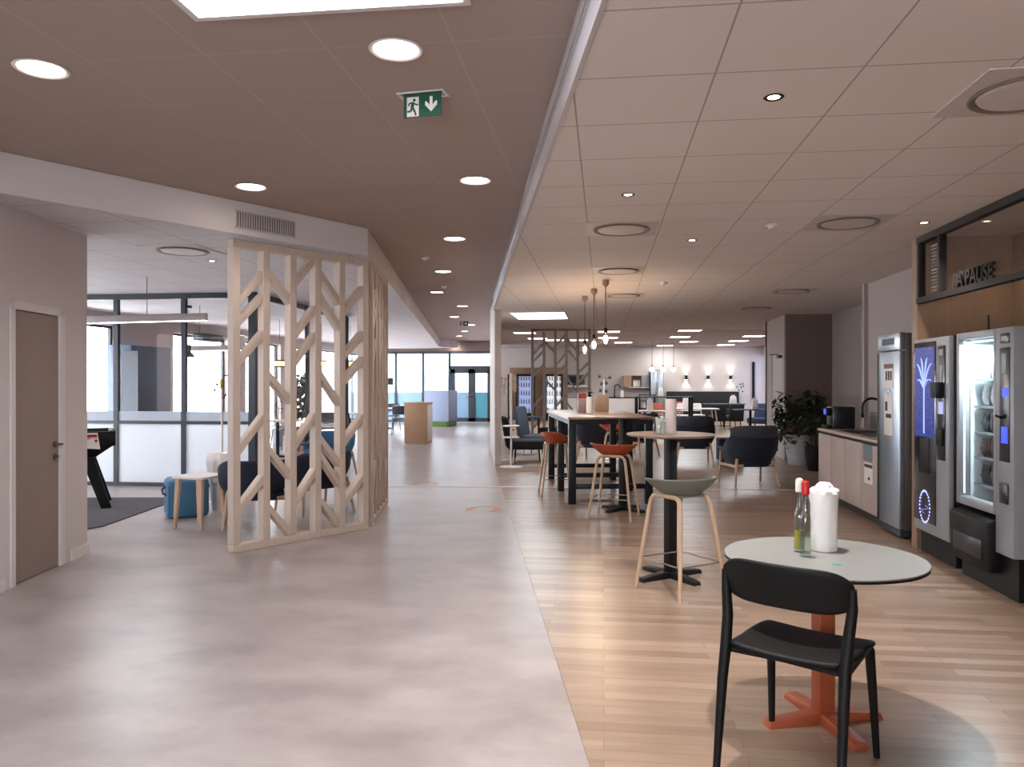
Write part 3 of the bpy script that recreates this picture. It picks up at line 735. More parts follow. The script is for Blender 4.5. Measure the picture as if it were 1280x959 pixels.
for x in (-.45, -.15, .15): 
    r = MB().tube([(x, -Ly-.22, .85), (x, Ly+.10, .85)], .008, 8).build('rod', M_chrome, t)
    MB().tube([(x, -Ly-.30, .85), (x, -Ly-.2, .85)], .016, 10).build('grip', M_black, r)
    b = MB()
    for y in (-.18, 0, .18): b.box(x-.012, x+.012, y-.018, y+.018, .775, .88, .004)
    b.build('player', M_red if x > 0 else M_bluef, r)
for sx in (-1, 1):
    for sy in (-1, 1):
        MB().hexa([(sx*.62-.055, sy*.34-.04, 0), (sx*.62+.055, sy*.34-.04, 0), (sx*.62+.055, sy*.34+.04, 0), (sx*.62-.055, sy*.34+.04, 0)],
                  [(sx*.42-.07, sy*.22-.04, .60), (sx*.42+.07, sy*.22-.04, .60), (sx*.42+.07, sy*.22+.04, .60), (sx*.42-.07, sy*.22+.04, .60)], .004).build('leg', M_black, t)
MB().hexa([(.36,-Ly-.013,.72),(.56,-Ly-.013,.70),(.56,-Ly-.011,.70),(.36,-Ly-.011,.72)], [(.36,-Ly-.013,.895),(.53,-Ly-.013,.895),(.53,-Ly-.011,.895),(.36,-Ly-.011,.895)]).build('notice', M_paper, t)
nt = [c for c in t.children if c.name.startswith('notice')][0]
b = MB(); b.box(.37, .525, -Ly-.0165, -Ly-.0145, .845, .875); b.lathe([(.016, 0), (.016, .002)], 16) if False else None
b.box(.37, .45, -Ly-.0165, -Ly-.0145, .825, .836); b.prism([(.515+.016*math.cos(a*PI/8), .80+.016*math.sin(a*PI/8)) for a in range(16)], 0, .002, M=Matrix.Translation((0, -Ly-.0145, 0)) @ Matrix.Rotation(PI/2, 4, 'X'))
b.build('red_print', M_red, nt)
# blue pouf with a carrying strap
t = thing('storage_pouf', 'blue cube pouf with a carrying strap at the edge of the rug', 'pouf', (*Dp(233, 8.66), 0), face(-.5, .87))
b = MB(); b.box(-.215, .215, -.215, .215, .0, .43, .055, 4); b.build('body', M_bluef, t, sub=0)
MB().tube([(-.20, .05, .35), (-.25, .03, .30), (-.25, -.06, .27), (-.205, -.09, .25)], .012, 8).build('strap', mat('navy_strap', '223a55', .8), t)
b = MB(); b.tube([(-.2, -.2, .06), (-.2, -.2, .36)], .006, 6); b.tube([(.2, -.2, .06), (.2, -.2, .36)], .006, 6); b.build('piping', mat('blue_piping', '315a7a', .8), t)
# low side table
t = thing('side_table', 'low white topped side table on tapered wooden legs in front of the blue pouf', 'table', (*Dp(250, 8.0), 0), face(.35, .94))
MB().prism(rrect(.43, .43, .08), .515, .535).build('tabletop', M_frame_w, t)
for sx in (-1, 1):
    for sy in (-1, 1): MB().hexa([(sx*.17-.014, sy*.17-.014, 0), (sx*.17+.014, sy*.17-.014, 0), (sx*.17+.014, sy*.17+.014, 0), (sx*.17-.014, sy*.17+.014, 0)],
        [(sx*.145-.03, sy*.145-.02, .515), (sx*.145+.03, sy*.145-.02, .515), (sx*.145+.03, sy*.145+.02, .515), (sx*.145-.03, sy*.145+.02, .515)], .003).build('leg', M_ash, t)
# bin with a white bag
t = thing('waste_bin', 'waste bin lined with a white plastic bag left of the large screen', 'bin', (*Dp(274, 9.0), 0))
MB().lathe([(.085, 0), (.115, .50), (.11, .50), (.08, .01)], 24).build('body', M_frame_w, t)
random.seed(9)
MB().lathe([(.117, .34), (.125, .45), (.15, .56), (.145, .62), (.12, .67), (.10, .66), (.09, .5)], 36, caps=False, wob=lambda a, z: .09*math.sin(2*PI*a*5+z*9)+.05*math.sin(2*PI*a*11)).build('bag', M_towel, t)
# pole with hooks
t = thing('coat_stand', 'thin white coat stand with small hooks behind the waste bin', 'coat stand', (*Dp(277.5, 9.6), 0))
MB().lathe([(.17, 0), (.17, .012), (.02, .022)], 32).build('base', M_frame_w, t); MB().tube([(0, 0, .015), (0, 0, 1.60)], .013, 10).build('pole', M_frame_w, t)
for a, z in ((.3, 1.58), (2.2, 1.5), (3.4, 1.36), (4.5, 1.43), (5.6, 1.3)):
    h = MB(); ca, sa = math.cos(a), math.sin(a)
    h.tube([(0, 0, z), (.07*ca, .07*sa, z+.01), (.09*ca, .09*sa, z+.04)], .007, 8); h.ball((.09*ca, .09*sa, z+.045), .017, 10); h.build('hook', M_dark, t)
MB().lathe([(.018, 1.44), (.028, 1.47), (.028, 1.51), (.018, 1.54)], 16).build('brass_sleeve', mat('brass', '8e7a3c', .35, metal=.8), t)
# linear pendants
def lin_pend(label, a, c, z, zc, wires):
    ax, ay = a; L = math.hypot(c[0]-ax, c[1]-ay)
    t = thing('linear_pendant', label, 'pendant lamp', (ax, ay, z), rzx(a, c), 'linear pendant lamps')
    MB().box(0, L, -.03, .03, 0, .085, .004).build('housing', mat('grey_aluminium', 'a59c9a', .5), t)
    MB().box(.01, L-.01, -.024, .024, -.006, 0).build('diffuser', M_strip, t)
    for x in wires: MB().tube([(x*L, 0, .08), (x*L, 0, zc-z)], .004, 6).build('wire', M_cable, t)
    return t
lin_pend('white linear pendant lamp hanging over the lounge in front of the glass partition', Dp(258, 9.1), Dp(60, 9.7), 2.235, ZW-.02, (.36, .9))
lin_pend('linear pendant lamp behind the glass partition in the office', Dp(330, 12.6), Dp(236, 12.9), 2.03, ZW-.02, (.15, .85))
# conical pendants in the office
def cone_pend(label, px, d, z, grp='conical black office pendants'):
    t = thing('cone_pendant', label, 'pendant lamp', (*Dp(px, d), z), 0, grp)
    MB().lathe([(.11, 0), (.105, .01), (.05, .08), (.035, .09), (.035, .20), (.01, .21)], 24).build('shade', M_dark, t)
    MB().tube([(0, 0, .2), (0, 0, ZW-.02-z)], .004, 6).build('cord', M_cable, t)
    MB().lathe([(.05, ZW-.02-z-.05), (.05, ZW-.02-z-.001)], 20).build('canopy', M_dark, t)
    return t
cone_pend('black conical pendant lamp beside the second partition post', 236, 12.8, 1.92)
# office furniture seen through the glass
t = thing('wardrobe', 'dark slate office cupboard behind the glass partition', 'cupboard', (*Dp(176, 14.2), 0), PI/2)
MB().box(-.62, .62, -.22, .22, .06, 2.16, .006).build('body', mat('slate_blue', '46566a', .5), t); MB().box(-.62, .62, -.20, .20, 0, .06).build('plinth', M_dark, t)
for k in (-1, 1):
    dr = MB().box(k*.31-.30, k*.31+.30, .22, .238, .08, 2.14, .003).build('door', mat('slate_blue2', '52657a', .5), t); MB().box(k*.05-.008, k*.05+.008, .238, .255, 1.0, 1.2, .002).build('handle', M_chrome, dr)
t = thing('roller_banner', 'narrow white standing banner in front of the dark office cupboard', 'banner', (*Dp(162, 12.2), 0), face(.3, -1))
MB().box(-.12, .12, -.004, .004, .05, 2.0).build('sheet', mat('banner_white', 'c9d4de', .7), t); MB().box(-.14, .14, -.05, .05, 0, .05, .006).build('foot', M_chrome, t)
tag(MB().box(-.11, .11, -.004, .004, -.16, .16).build('wall_notice', M_paper), 'small notice with a red panel on the office wall', 'notice')
wn = bpy.data.objects['wall_notice']; yn = 14.55; wn.location = (-8.993, yn, 1.72); wn.rotation_euler = (0, 0, PI/2)
MB().box(-.07, .07, -.006, -.004, .0, .12).build('red_panel', M_red, wn)
t = thing('office_cabinet', 'grey box unit over the office window at the corner post', 'air unit', (-8.87, 16.4, 2.42), -PI/2)
MB().box(-.45, .45, -.12, .12, 0, .16, .01).build('body', M_greyf, t); MB().box(-.42, .42, .12, .125, .02, .05).build('slot', M_black, t)

# ---- tables, plant and lamps beyond the large screen
def simple_table(label, loc, rz, w, d, h, mt, ml, style='legs', group=None):
    t = thing('dining_table', label, 'table', loc, rz, group)
    MB().prism(rrect(w, d, .04), h-.025, h).build('tabletop', mt, t)
    if style == 'legs':
        for sx in (-1, 1):
            for sy in (-1, 1): MB().tube([(sx*(w/2-.03), sy*(d/2-.03), 0), (sx*(w/2-.12), sy*(d/2-.10), h-.02)], [.013, .02], 8).build('leg', ml, t)
    else:
        MB().tube([(0, 0, .01), (0, 0, h-.02)], .035, 12).build('column', ml, t)
        MB().box(-.25, .25, -.03, .03, 0, .03, .004).build('foot', ml, t); MB().box(-.03, .03, -.25, .25, 0, .029, .004).build('foot', ml, t)
    return t
def simple_chair(label, loc, rz, ms, ml, group='slim chairs at the far tables'):
    t = thing('dining_chair', label, 'chair', loc, rz, group)
    b = MB(); b.box(-.21, .21, -.20, .22, .44, .475, .014); b.build('seat', ms, t)
    MB().surf(lambda u, v: ((u-.5)*.42, -.20-.06*v+.05*(2*u-1)**2, .58+.25*v), 9, 4).build('backrest', ms, t, solid=.018, sub=1)
    for sx in (-1, 1):
        MB().tube([(sx*.22, -.25, 0), (sx*.20, -.19, .45), (sx*.19, -.235, .80)], .011, 8).build('leg', ml, t)
        MB().tube([(sx*.22, .23, 0), (sx*.18, .18, .45)], .011, 8).build('leg', ml, t)
    return t
tb = simple_table('white square table on a black post nearest the partition corner', (*Dp(347, 15.4), 0), .1, .8, .8, .74, M_frame_w, M_black, 'ped')
simple_table('long white table behind the right half of the large screen', (*Dp(427, 18.6), 0), .15, 1.7, .8, .75, M_frame_w, M_dark)
sc = simple_chair('slim dark chair at the left end of the long white lounge table', (*Dp(409, 17.6), 0), .3, M_dark, M_dark)
dup(sc, 'slim dark chair at the right end of the long white lounge table', (*Dp(436, 17.3), 0), -.4)
dup(sc, 'slim dark chair beside the white table on the black post', (*Dp(317, 14.7), 0), -1.2)
dup(sc, 'slim dark chair beyond the white table on the black post', (*Dp(356, 17.2), 0), 2.6)
def leafy(b, n, c, R, zs, size, seed):
    random.seed(seed)
    for _ in range(n):
        a = random.uniform(0, 2*PI); z = random.uniform(-1, 1); rr = random.uniform(.35, 1)**.6
        x = c[0]+R*rr*math.sqrt(1-z*z)*math.cos(a); y = c[1]+R*rr*math.sqrt(1-z*z)*math.sin(a); zz = c[2]+zs*rr*z
        M = Matrix.Translation((x, y, zz)) @ Matrix.Rotation(random.uniform(0, 6.28), 4, 'Z') @ Matrix.Rotation(random.uniform(-.9, .5), 4, 'X')
        s_ = size*random.uniform(.7, 1.3)
        b._add([(0,0,0),(s_*.28,s_*.4,.02*s_),(0,s_,-.15*s_),(-s_*.28,s_*.4,.02*s_),(0,s_*.42,-.06*s_)], [(0,1,4),(1,2,4),(2,3,4),(3,0,4)], M)
def plant(label, loc, potm, pot_r, pot_h, blobs, size, seed, stems):
    t = thing('potted_plant', label, 'plant', loc)
    MB().lathe([(pot_r*.72, 0), (pot_r*.95, pot_h*.6), (pot_r, pot_h), (pot_r*.9, pot_h), (pot_r*.85, pot_h*.9)], 28).build('pot', potm, t)
    MB().lathe([(.001, pot_h*.88), (pot_r*.88, pot_h*.9)], 24, caps=False).build('soil', M_soil, t)
    b = MB()
    for (x, y, z) in stems: b.tube([(0, 0, pot_h*.85), (x*.5, y*.5, pot_h+(z-pot_h)*.5), (x, y, z)], [.012, .008, .005], 6)
    b.build('stems', mat('stem_brown', '4a3a28', .8), t)
    b = MB()
    for i, (x, y, z, R, zs, n) in enumerate(blobs): leafy(b, n, (x, y, z), R, zs, size, seed+i)
    b.build('foliage', M_leaf, t, fix=False)
    return t
plant('tall leafy plant in a terracotta pot behind the large timber screen', (*Dp(376, 16.8), 0), M_potred, .21, .48,
      [(0, 0, 1.1, .28, .45, 420), (.05, 0, 1.5, .2, .25, 160)], .17, 11, [(0, .05, 1.4), (.12, 0, 1.2), (-.12, 0, 1.1)])
plant('small pale plant on the far side of the white table by the partition corner', (*Dp(346, 17.9), 0), M_pot, .15, .5, [(0, 0, 1.05, .22, .40, 60)], .09, 17, [(.1, 0, 1.2), (-.1, .05, 1.0), (0, 0, 1.4)])
def warm_pend(label, px, d, z):
    t = thing('warm_pendant', label, 'pendant lamp', (*Dp(px, d), z), 0, 'warm pendant lamps by the windows')
    MB().lathe([(.09, .02), (.10, .04), (.10, .10), (.09, .12)], 24).build('glowing_shade', M_warm, t)
    b = MB(); b.lathe([(.115, 0), (.115, .02)], 24); b.lathe([(.115, .12), (.115, .145)], 24); b.build('shade_rings', M_black, t)
    MB().tube([(0, 0, .14), (0, 0, ZW-.02-z)], .004, 6).build('cord', M_cable, t)
    return t
for px, d, l in ((349.5, 15.5, 'left'), (402, 16.5, 'middle'), (438, 17.4, 'right')):
    z = 1.5-(459-HOR)*d/FPX
    warm_pend('small warm pendant with black rings seen through the large screen, %s one of three' % l, px, d, z)

# ---- end of the corridor
t = thing('reception_desk', 'pale wooden desk box standing alone in the corridor distance', 'desk', (*Dp(523, 19.0), 0), face(.12, 1))
MB().box(-.28, .28, -.30, .30, .0, .98, .006).build('body', M_oak, t); MB().box(-.30, .30, -.32, .32, .98, 1.01, .004).build('worktop', M_oak, t); MB().box(.283, .296, -.26, .26, .06, .94, .002).build('side_panel', M_frame_w, t)
t = thing('sofa_pod', 'blue grey high sided acoustic sofa pod on a green base before the glass wall', 'sofa', (*Dp(551, 26.3), 0), face(-.3, -.95))
t.scale = (.82, .85, 1); MB().prism(rrect(1.1, .95, .12), .0, .17).build('base', mat('grass_green', '4d6a34', .8), t)
b = MB(); b.box(-.55, .55, .33, .47, .17, 1.22, .03); b.box(-.55, -.43, -.47, .36, .17, 1.22, .03); b.box(.43, .55, -.47, .36, .17, 1.22, .03); b.build('high_back', mat('pale_blue_felt', '8f9bb4', .9, var=.06), t)
b = MB(); b.box(-.43, .43, -.45, .33, .17, .44, .04); b.build('seat', M_bluegrey, t)
simple_table('dark legged table at the left of the corridor end', (*Dp(490, 22.6), 0), .1, 1.5, .8, .75, M_frame_w, M_dark)
dup(sc, 'black slim chair at the table left of the wooden desk', (*Dp(500, 22.0), 0), .2)
dup(sc, 'black slim chair beyond the table at the left of the corridor end', (*Dp(488, 24.0), 0), 2.9)
t = thing('arc_lamp', 'arc floor lamp with a long thin arm and a grey drum shade', 'floor lamp', (*Dp(484, 24.8), 0), face(1, .05)-PI/2)
MB().lathe([(.2, 0), (.2, .03), (.02, .05)], 28).build('base', M_black, t); MB().tube([(0, 0, .03), (0, 0, 1.42), (.85, 0, 1.86)], .013, 8).build('arm', M_dark, t)
MB().tube([(.80, 0, 1.83), (.80, 0, 1.66)], .006, 6).build('cord', M_cable, t); MB().lathe([(.20, 1.42), (.19, 1.64), (.185, 1.64), (.195, 1.42)], 28).build('drum_shade', M_greyf, t)
for (px, py, l) in ((603.5, 637, 'round orange edged floor marker nearest in the corridor'), (531, 605, 'round orange edged floor marker beyond the joint strip')):
    x, y = F(px, py)
    o = thing('floor_marker', l, 'floor sticker', (x, y, 0), -TH, 'floor markers')
    b = MB()
    for a0 in (PI*.78, -PI*.22): b.prism(arc((0, 0), .205, a0, a0+PI*.44, 12)+arc((0, 0), .13, a0+PI*.44, a0, 12), .0005, .0022)
    b.build('orange_side', mat('sticker_orange', 'c08558', .6, var=.15), o)
    MB().prism(arc((0, 0), .205, PI*.22, PI*.78, 12)+arc((0, 0), .19, PI*.78, PI*.22, 12), .0005, .002).build('pink_edge', mat('sticker_pink', 'a87a80', .6), o)

# ================================================================== RIGHT WALL
# counter
t = thing('kitchen_counter', 'pale wood kitchen counter with a dark toe kick left of the steel fridge', 'counter', (2.80, 0, 0))
Y0, Y1 = 8.26, 10.52
MB().box(.02, .64, Y0+.01, Y1-.02, .10, .865).build('carcass', M_counter, t)
MB().box(.06, .62, Y0+.02, Y1-.04, 0, .10).build('toe_kick', M_vdark, t)
b = MB(); b.box(-.012, .655, Y0, Y1, .868, .90, .003); b.build('worktop', mat('worktop_cream', 'b9aca2', .4, var=.03), t)
for a, c in ((8.27, 8.84), (8.85, 9.40), (9.41, 9.95), (9.96, 10.50)):
    dr = MB().box(0, .019, a, c, .11, .835, .002).build('door', M_counter, t)
    MB().box(.002, .02, a, c, .838, .864).build('finger_groove', M_vdark, dr)
MB().box(.10, .58, 8.85, 10.0, .900, .903).build('sink_rim', M_black, t)
b = MB(); b.box(.14, .54, 8.95, 9.40, .9032, .905); b.build('sink_bowl', mat('sink_black', '101012', .25), t)
tag(MB().box(2.793, 2.799, 8.46, 8.74, .66, .835).build('wall_plate', M_steel), 'square grey plate on the counter front next to the fridge', 'plate')
s_ = tag(MB().box(2.7945, 2.799, 8.44, 8.70, .42, .64).build('counter_notice', M_paper), 'white paper notice with a dark header on the counter front', 'notice')
b = MB(); b.box(2.7930, 2.7944, 8.45, 8.69, .59, .625); b.build('header', M_dark, s_); MB().box(2.793, 2.7944, 8.52, 8.58, .46, .49).build('mark', M_greyf, s_)
t = thing('faucet', 'tall black gooseneck faucet on the counter beside the fridge', 'faucet', (3.27, 9.56, .9005))
MB().lathe([(.028, 0), (.028, .02), (.018, .03)], 20).build('base', M_black, t)
MB().tube([(0, 0, .02), (0, 0, .30)]+[(-.11+.11*math.cos(a*PI/10), 0, .30+.11*math.sin(a*PI/10)) for a in range(1, 11)]+[(-.22, 0, .22)], .014, 10).build('gooseneck', M_black, t)
b = MB(); b.tube([(0, 0, .07), (0, -.09, .10)], .009, 8); b.build('lever', M_black, t)
MB().lathe([(.018, 0), (.018, .05)], 14, (-.22, 0, .18)).build('spray_head', M_black, t)
t = thing('coffee_machine', 'black boxy appliance with a small blue display at the far end of the counter', 'appliance', (3.0, 10.34, .9005))
b = MB(); b.box(-.10, .17, -.13, .15, .012, .285, .008); b.build('body', M_vdark, t)
b = MB(); b.box(-.17, -.10, -.10, .12, .012, .05, .004); b.box(-.16, -.10, -.05, .07, .17, .27, .006); b.build('front_unit', M_black, t)
MB().box(-.165, -.16, -.03, .05, .19, .25).build('display', M_bluelit, t)
for x in (-.08, .15):
    for y in (-.11, .13): MB().lathe([(.012, 0), (.012, .013)], 10, (x, y, 0)).build('foot', M_black, t)
t = thing('splash_panel', 'grey upright splash panel on the wall behind the sink', 'panel', (3.455, 9.95, .901))
MB().box(-.018, 0, -.55, .55, 0, .22, .004).build('panel', M_steeldark, t); MB().box(-.022, .0, -.56, .56, .22, .232).build('top_edge', M_steel, t)
# steel fridge
t = thing('fridge', 'tall stainless steel fridge with paper notices between counter and wood panel', 'fridge', (2.80, 7.67, 0))
MB().box(.03, .65, 0, .57, .09, 1.97, .006).build('cabinet', M_steeldark, t)
dr = MB().box(-.02, .03, .0, .57, .10, 1.80, .006).build('door', M_steel, t)
MB().box(-.028, -.02, .545, .568, .11, 1.79, .002).build('door_handle', M_dark, dr)
MB().box(-.02, .03, 0, .57, 1.81, 1.975, .006).build('control_panel', M_steel, t)
b = MB(); b.box(-.022, -.02, .12, .45, 1.865, 1.93); b.build('display_strip', M_dark, t)
MB().box(.0, .60, .02, .55, .03, .09).build('plinth_grille', M_dark, t)
for x in (.06, .58):
    for y in (.05, .52): MB().lathe([(.02, 0), (.02, .035)], 12, (x, y, 0)).build('foot', M_black, t)
o = tag(MB().box(2.7755, 2.7795, 7.82, 8.05, 1.45, 1.68).build('paper_notice', M_paper), 'paper notice with a brown header, upper one on the steel fridge', 'notice', 'notices on the fridge')
MB().box(2.7735, 2.7754, 7.82, 8.05, 1.635, 1.68).build('header', mat('brown_print', '7b5b49', .7), o)
b = MB()
for k in range(3): b.box(2.7735, 2.7754, 7.85+k*.06, 7.885+k*.06, 1.52, 1.61)
b.build('print', M_greyf, o)
o = tag(MB().box(2.7755, 2.7795, 7.83, 8.05, .98, 1.40).build('paper_notice', M_paper), 'long white paper notice with grey prints, lower one on the steel fridge', 'notice', 'notices on the fridge')
b = MB(); b.box(2.7735, 2.7754, 7.96, 8.02, 1.22, 1.31); b.box(2.7735, 2.7754, 7.86, 8.0, 1.15, 1.19); b.build('print', M_greyf, o)
MB().box(2.768, 2.7754, 7.90, 7.94, 1.385, 1.42, .002).build('clip', M_chrome, o)

# hot drinks machine
t = thing('drinks_machine', 'slim grey hot drinks machine with a blue lit picture panel next to the fridge', 'vending machine', (2.77, 6.54, 0))
MB().box(.02, .70, 0, .70, .20, 1.88, .006).build('cabinet', M_vdark, t)
MB().box(.04, .68, .01, .69, 0, .20).build('plinth', M_black, t)
dr = MB().box(-.02, .02, .0, .70, .21, 1.875, .008).build('door', M_vgrey, t)
b = MB(); b.box(-.026, -.02, .235, .685, .30, 1.845, .002); b.build('front_panel', mat('smoked_panel', '23222b', .18, spec=.6), dr)
M_pic = bpy.data.materials.new('blue_lit_picture'); M_pic.use_nodes = True
tt = NT(M_pic); pb = tt.n['Principled BSDF']; tcc = tt.new('ShaderNodeTexCoord'); mp = tt.new('ShaderNodeMapping'); mp.inputs['Scale'].default_value = (1, 14, 40)
vz = tt.new('ShaderNodeTexVoronoi'); vz.inputs['Scale'].default_value = 2.5; tt.link(tcc.outputs['Object'], mp.inputs[0]); tt.link(mp.outputs[0], vz.inputs[0])
rr = tt.new('ShaderNodeValToRGB'); rr.color_ramp.elements[0].color = (*lin('0c1240'), 1); rr.color_ramp.elements[1].color = (*lin('5a6fe0'), 1)
tt.link(vz.outputs['Distance'], rr.inputs[0]); tt.link(rr.outputs[0], pb.inputs['Emission Color']); pb.inputs['Emission Strength'].default_value = .4; pb.inputs['Base Color'].default_value = (.02, .02, .05, 1); pb.inputs['Roughness'].default_value = .2
MB().box(-.029, -.026, .26, .66, 1.03, 1.80).build('picture_panel', M_pic, dr)
b = MB()
b.box(-.031, -.029, .447, .473, 1.06, 1.46)
for sg in (-1, 1):
    for k_, (w_, h_) in enumerate(((.15, .12), (.16, .22), (.07, .27))):
        b.tube([(-.030, .46+sg*w_*q, 1.44+h_*(1-(1-q)**2)-(.05*q*q if k_ == 0 else 0)) for q in (0, .2, .4, .6, .8, 1)], [.004, .010, .013, .012, .008, .002], 8, flat=.4)
b.build('light_strips', emit('pale_blue_led', '8fa2f0', .7), dr)
b = MB(); b.box(-.028, -.026, .36, .56, .72, 1.02, .004); b.build('cup_bay', M_black, dr)
b = MB()
for k in range(26):
    a = 2*PI*k/26; b.box(-.030, -.026, .45+.105*math.cos(a)-.004, .45+.105*math.cos(a)+.004, .43+.135*math.sin(a)-.008, .43+.135*math.sin(a)+.008)
b.build('light_ring', M_violetled, dr)
b = MB(); b.tube([(-.028, .45+.07*math.sin(q), .37+.012*q) for q in [i*.5 for i in range(13)]], .003, 6); b.build('light_scroll', emit('dim_violet', '5a5fb0', .9), dr)
b = MB(); b.box(-.028, -.02, .06, .20, .86, 1.80, .003); b.build('control_panel', M_vdark, dr)
b = MB(); b.box(-.031, -.028, .09, .17, 1.72, 1.77); b.box(-.032, -.028, .10, .15, 1.5, 1.64); b.build('selection_plate', M_vgrey, dr)
MB().box(-.09, -.028, .075, .19, 1.37, 1.50, .008).build('payment_terminal', M_black, dr)
MB().box(-.031, -.028, .085, .175, 1.24, 1.34).build('display', emit('pale_violet_display', '8f95c8', .7), dr)
MB().box(-.045, -.028, .075, .185, .98, 1.12, .006).build('coin_slot', M_black, dr)
b = MB(); b.tube([(.3, .05, 1.88), (.3, .05, 2.04)], .008, 8); b.build('antenna', M_black, t)

# snack machine: open lit cavity behind glass
t = thing('snack_machine', 'wide grey snack machine with a bright glass front, at the right edge of view', 'vending machine', (2.77, 5.56, 0))
b = MB(); b.box(.06, .80, 0, .03, .30, 1.88); b.box(.06, .80, .82, .85, .30, 1.88); b.box(.77, .80, .03, .82, .30, 1.88); b.box(.06, .77, .03, .82, 1.85, 1.88); b.box(.06, .77, .03, .82, .30, .56)
b.build('cabinet', M_vdark, t)
b = MB(); b.box(.07, .76, .815, .819, .56, 1.85); b.box(.765, .769, .26, .815, .56, 1.85); b.box(.07, .77, .255, .26, .56, 1.85); b.build('liner', mat('white_liner', 'd5e2e6', .5, var=.02), t)
MB().box(.02, .78, .01, .84, 0, .30).build('plinth', M_black, t)
b = MB(); b.box(-.02, .06, .24, .275, .56, 1.88, .005); b.box(-.02, .06, .80, .85, .56, 1.88, .005); b.box(-.02, .06, .275, .80, .56, .62, .004); b.box(-.02, .06, .275, .80, 1.83, 1.88, .004); b.build('window_frame', M_vgrey, t)
MB().box(.0, .008, .275, .80, .62, 1.83).build('window_pane', M_glass, t)
b = MB(); b.box(.012, .02, .792, .798, .64, 1.82); b.build('led_strip', M_coldled, t)
b = MB(); b.box(.02, .05, .29, .79, 1.80, 1.812); b.build('top_led', M_coldled, t)
b = MB(); b.box(-.02, .06, .0, .24, .30, 1.88, .006); b.build('side_door', M_vgrey, t)
b = MB(); b.box(-.026, -.02, .045, .175, .95, 1.74, .003); b.build('control_panel', M_vdark, t)
b = MB(); b.box(-.026, -.02, .05, .17, 1.77, 1.84, .002); b.build('badge_plate', M_vdark, t); b = MB(); b.box(-.028, -.026, .07, .15, 1.79, 1.82); b.build('badge_mark', M_vgrey, t)
MB().box(-.03, -.026, .08, .14, 1.56, 1.70, .001).build('card_slot', M_vgrey, t)
MB().box(-.029, -.026, .06, .13, 1.40, 1.46).build('display', M_bluelit, t)
kp = MB().box(-.029, -.026, .065, .145, 1.08, 1.19).build('keypad', M_bluelit, t)
b = MB()
for i in range(3):
    for j in range(4): b.box(-.031, -.029, .072+i*.025, .088+i*.025, 1.088+j*.026, 1.104+j*.026)
b.build('key', M_bluelit2, kp)
MB().tube([(-.02, .11, 1.26), (-.05, .11, 1.26), (-.055, .15, 1.27)], .013, 8).build('lock_handle', M_black, t)
MB().box(-.03, -.02, .06, .17, .66, .80, .004).build('coin_return', M_vdark, t)
b = MB(); b.hexa([(-.06,.25,.14),(.06,.25,.14),(.06,.86,.14),(-.06,.86,.14)], [(-.075,.25,.50),(.06,.25,.55),(.06,.86,.55),(-.075,.86,.50)], .02); b.build('delivery_bin', M_black, t)
b = MB(); b.box(-.076, -.058, .33, .78, .22, .36, .006); b.build('flap', mat('dark_flap', '18181b', .4), t)
random.seed(21)
for k, z in enumerate((.72, .93, 1.12, 1.32, 1.53)):
    MB().box(.09, .74, .265, .80, z-.018, z).build('shelf', mat('shelf_grey', '7f868c', .4), t)
    for j in range(4):
        y = .33+j*.13
        b = MB(); b.tube([(.12+i*.008, y+.045*math.cos(i*.9), z+.055+.045*math.sin(i*.9)) for i in range(48)], .003, 5); b.build('spiral', M_chrome, t)
# goods at the front of each shelf (things of their own)
M_goods = [mat('dark_wrap', '2f2b3a', .35), mat('brown_wrap', '5a3a2b', .35), mat('slate_wrap', '3c4750', .35), mat('white_wrap', 'c9ccd2', .4)]
names = {.72: 'bottom', .93: 'second lowest', 1.12: 'middle', 1.32: 'second highest', 1.53: 'top'}
for k, z in enumerate((.72, .93, 1.12, 1.32, 1.53)):
    for j in range(4):
        gm = M_goods[3] if z > 1.3 else M_goods[(j+k) % 3]
        o = thing('snack_packet', 'snack packet on the %s shelf of the lit machine, %s from its right end' % (names[z], ('first', 'second', 'third', 'fourth')[j]), 'snack', (2.77+.145, 5.56+.33+j*.13, z+.003), random.uniform(-.15, .15), 'snack packets')
        hh = random.uniform(.12, .15) if z < 1.5 else .19
        MB().surf(lambda u, v, hh=hh: ((.028*math.sin(PI*v)**.6)*math.cos(2*PI*u)*(1-.2*math.cos(4*PI*u)), .052*math.sin(2*PI*u)*(.9+.1*math.sin(PI*v)), hh*v), 16, 9, wrap=True).build('pouch', gm, o)
        b = MB(); b.box(-.003, .003, -.052, .052, hh-.008, hh+.012); b.build('crimp', gm, o)
# lettering on the transom rail
cu = bpy.data.curves.new('letters', 'FONT'); cu.body = 'LA PAUSE'; cu.size = .175; cu.extrude = .012; cu.offset = .0035; cu.space_character = 1.02
to = bpy.data.objects.new('tmp', cu); COL.objects.link(to)
dg = bpy.context.evaluated_depsgraph_get(); me = bpy.data.meshes.new_from_object(to.evaluated_get(dg)); bpy.data.objects.remove(to)
me.materials.clear(); me.materials.append(mat('dark_letters', '1a1615', .6, spec=.3))
so_ = bpy.data.objects.new('sign_letters', me); COL.objects.link(so_)
xs_ = [v.co.x for v in me.vertices]; sc_ = .64/(max(xs_)-min(xs_))
so_.scale = (sc_, .125/(max(v.co.y for v in me.vertices)-min(v.co.y for v in me.vertices)), 1)
so_.rotation_euler = (PI/2, 0, -PI/2); so_.location = (XN-.018, 6.58, 2.258)
tag(so_, 'dark standing letters reading LA PAUSE on the transom rail', 'sign')
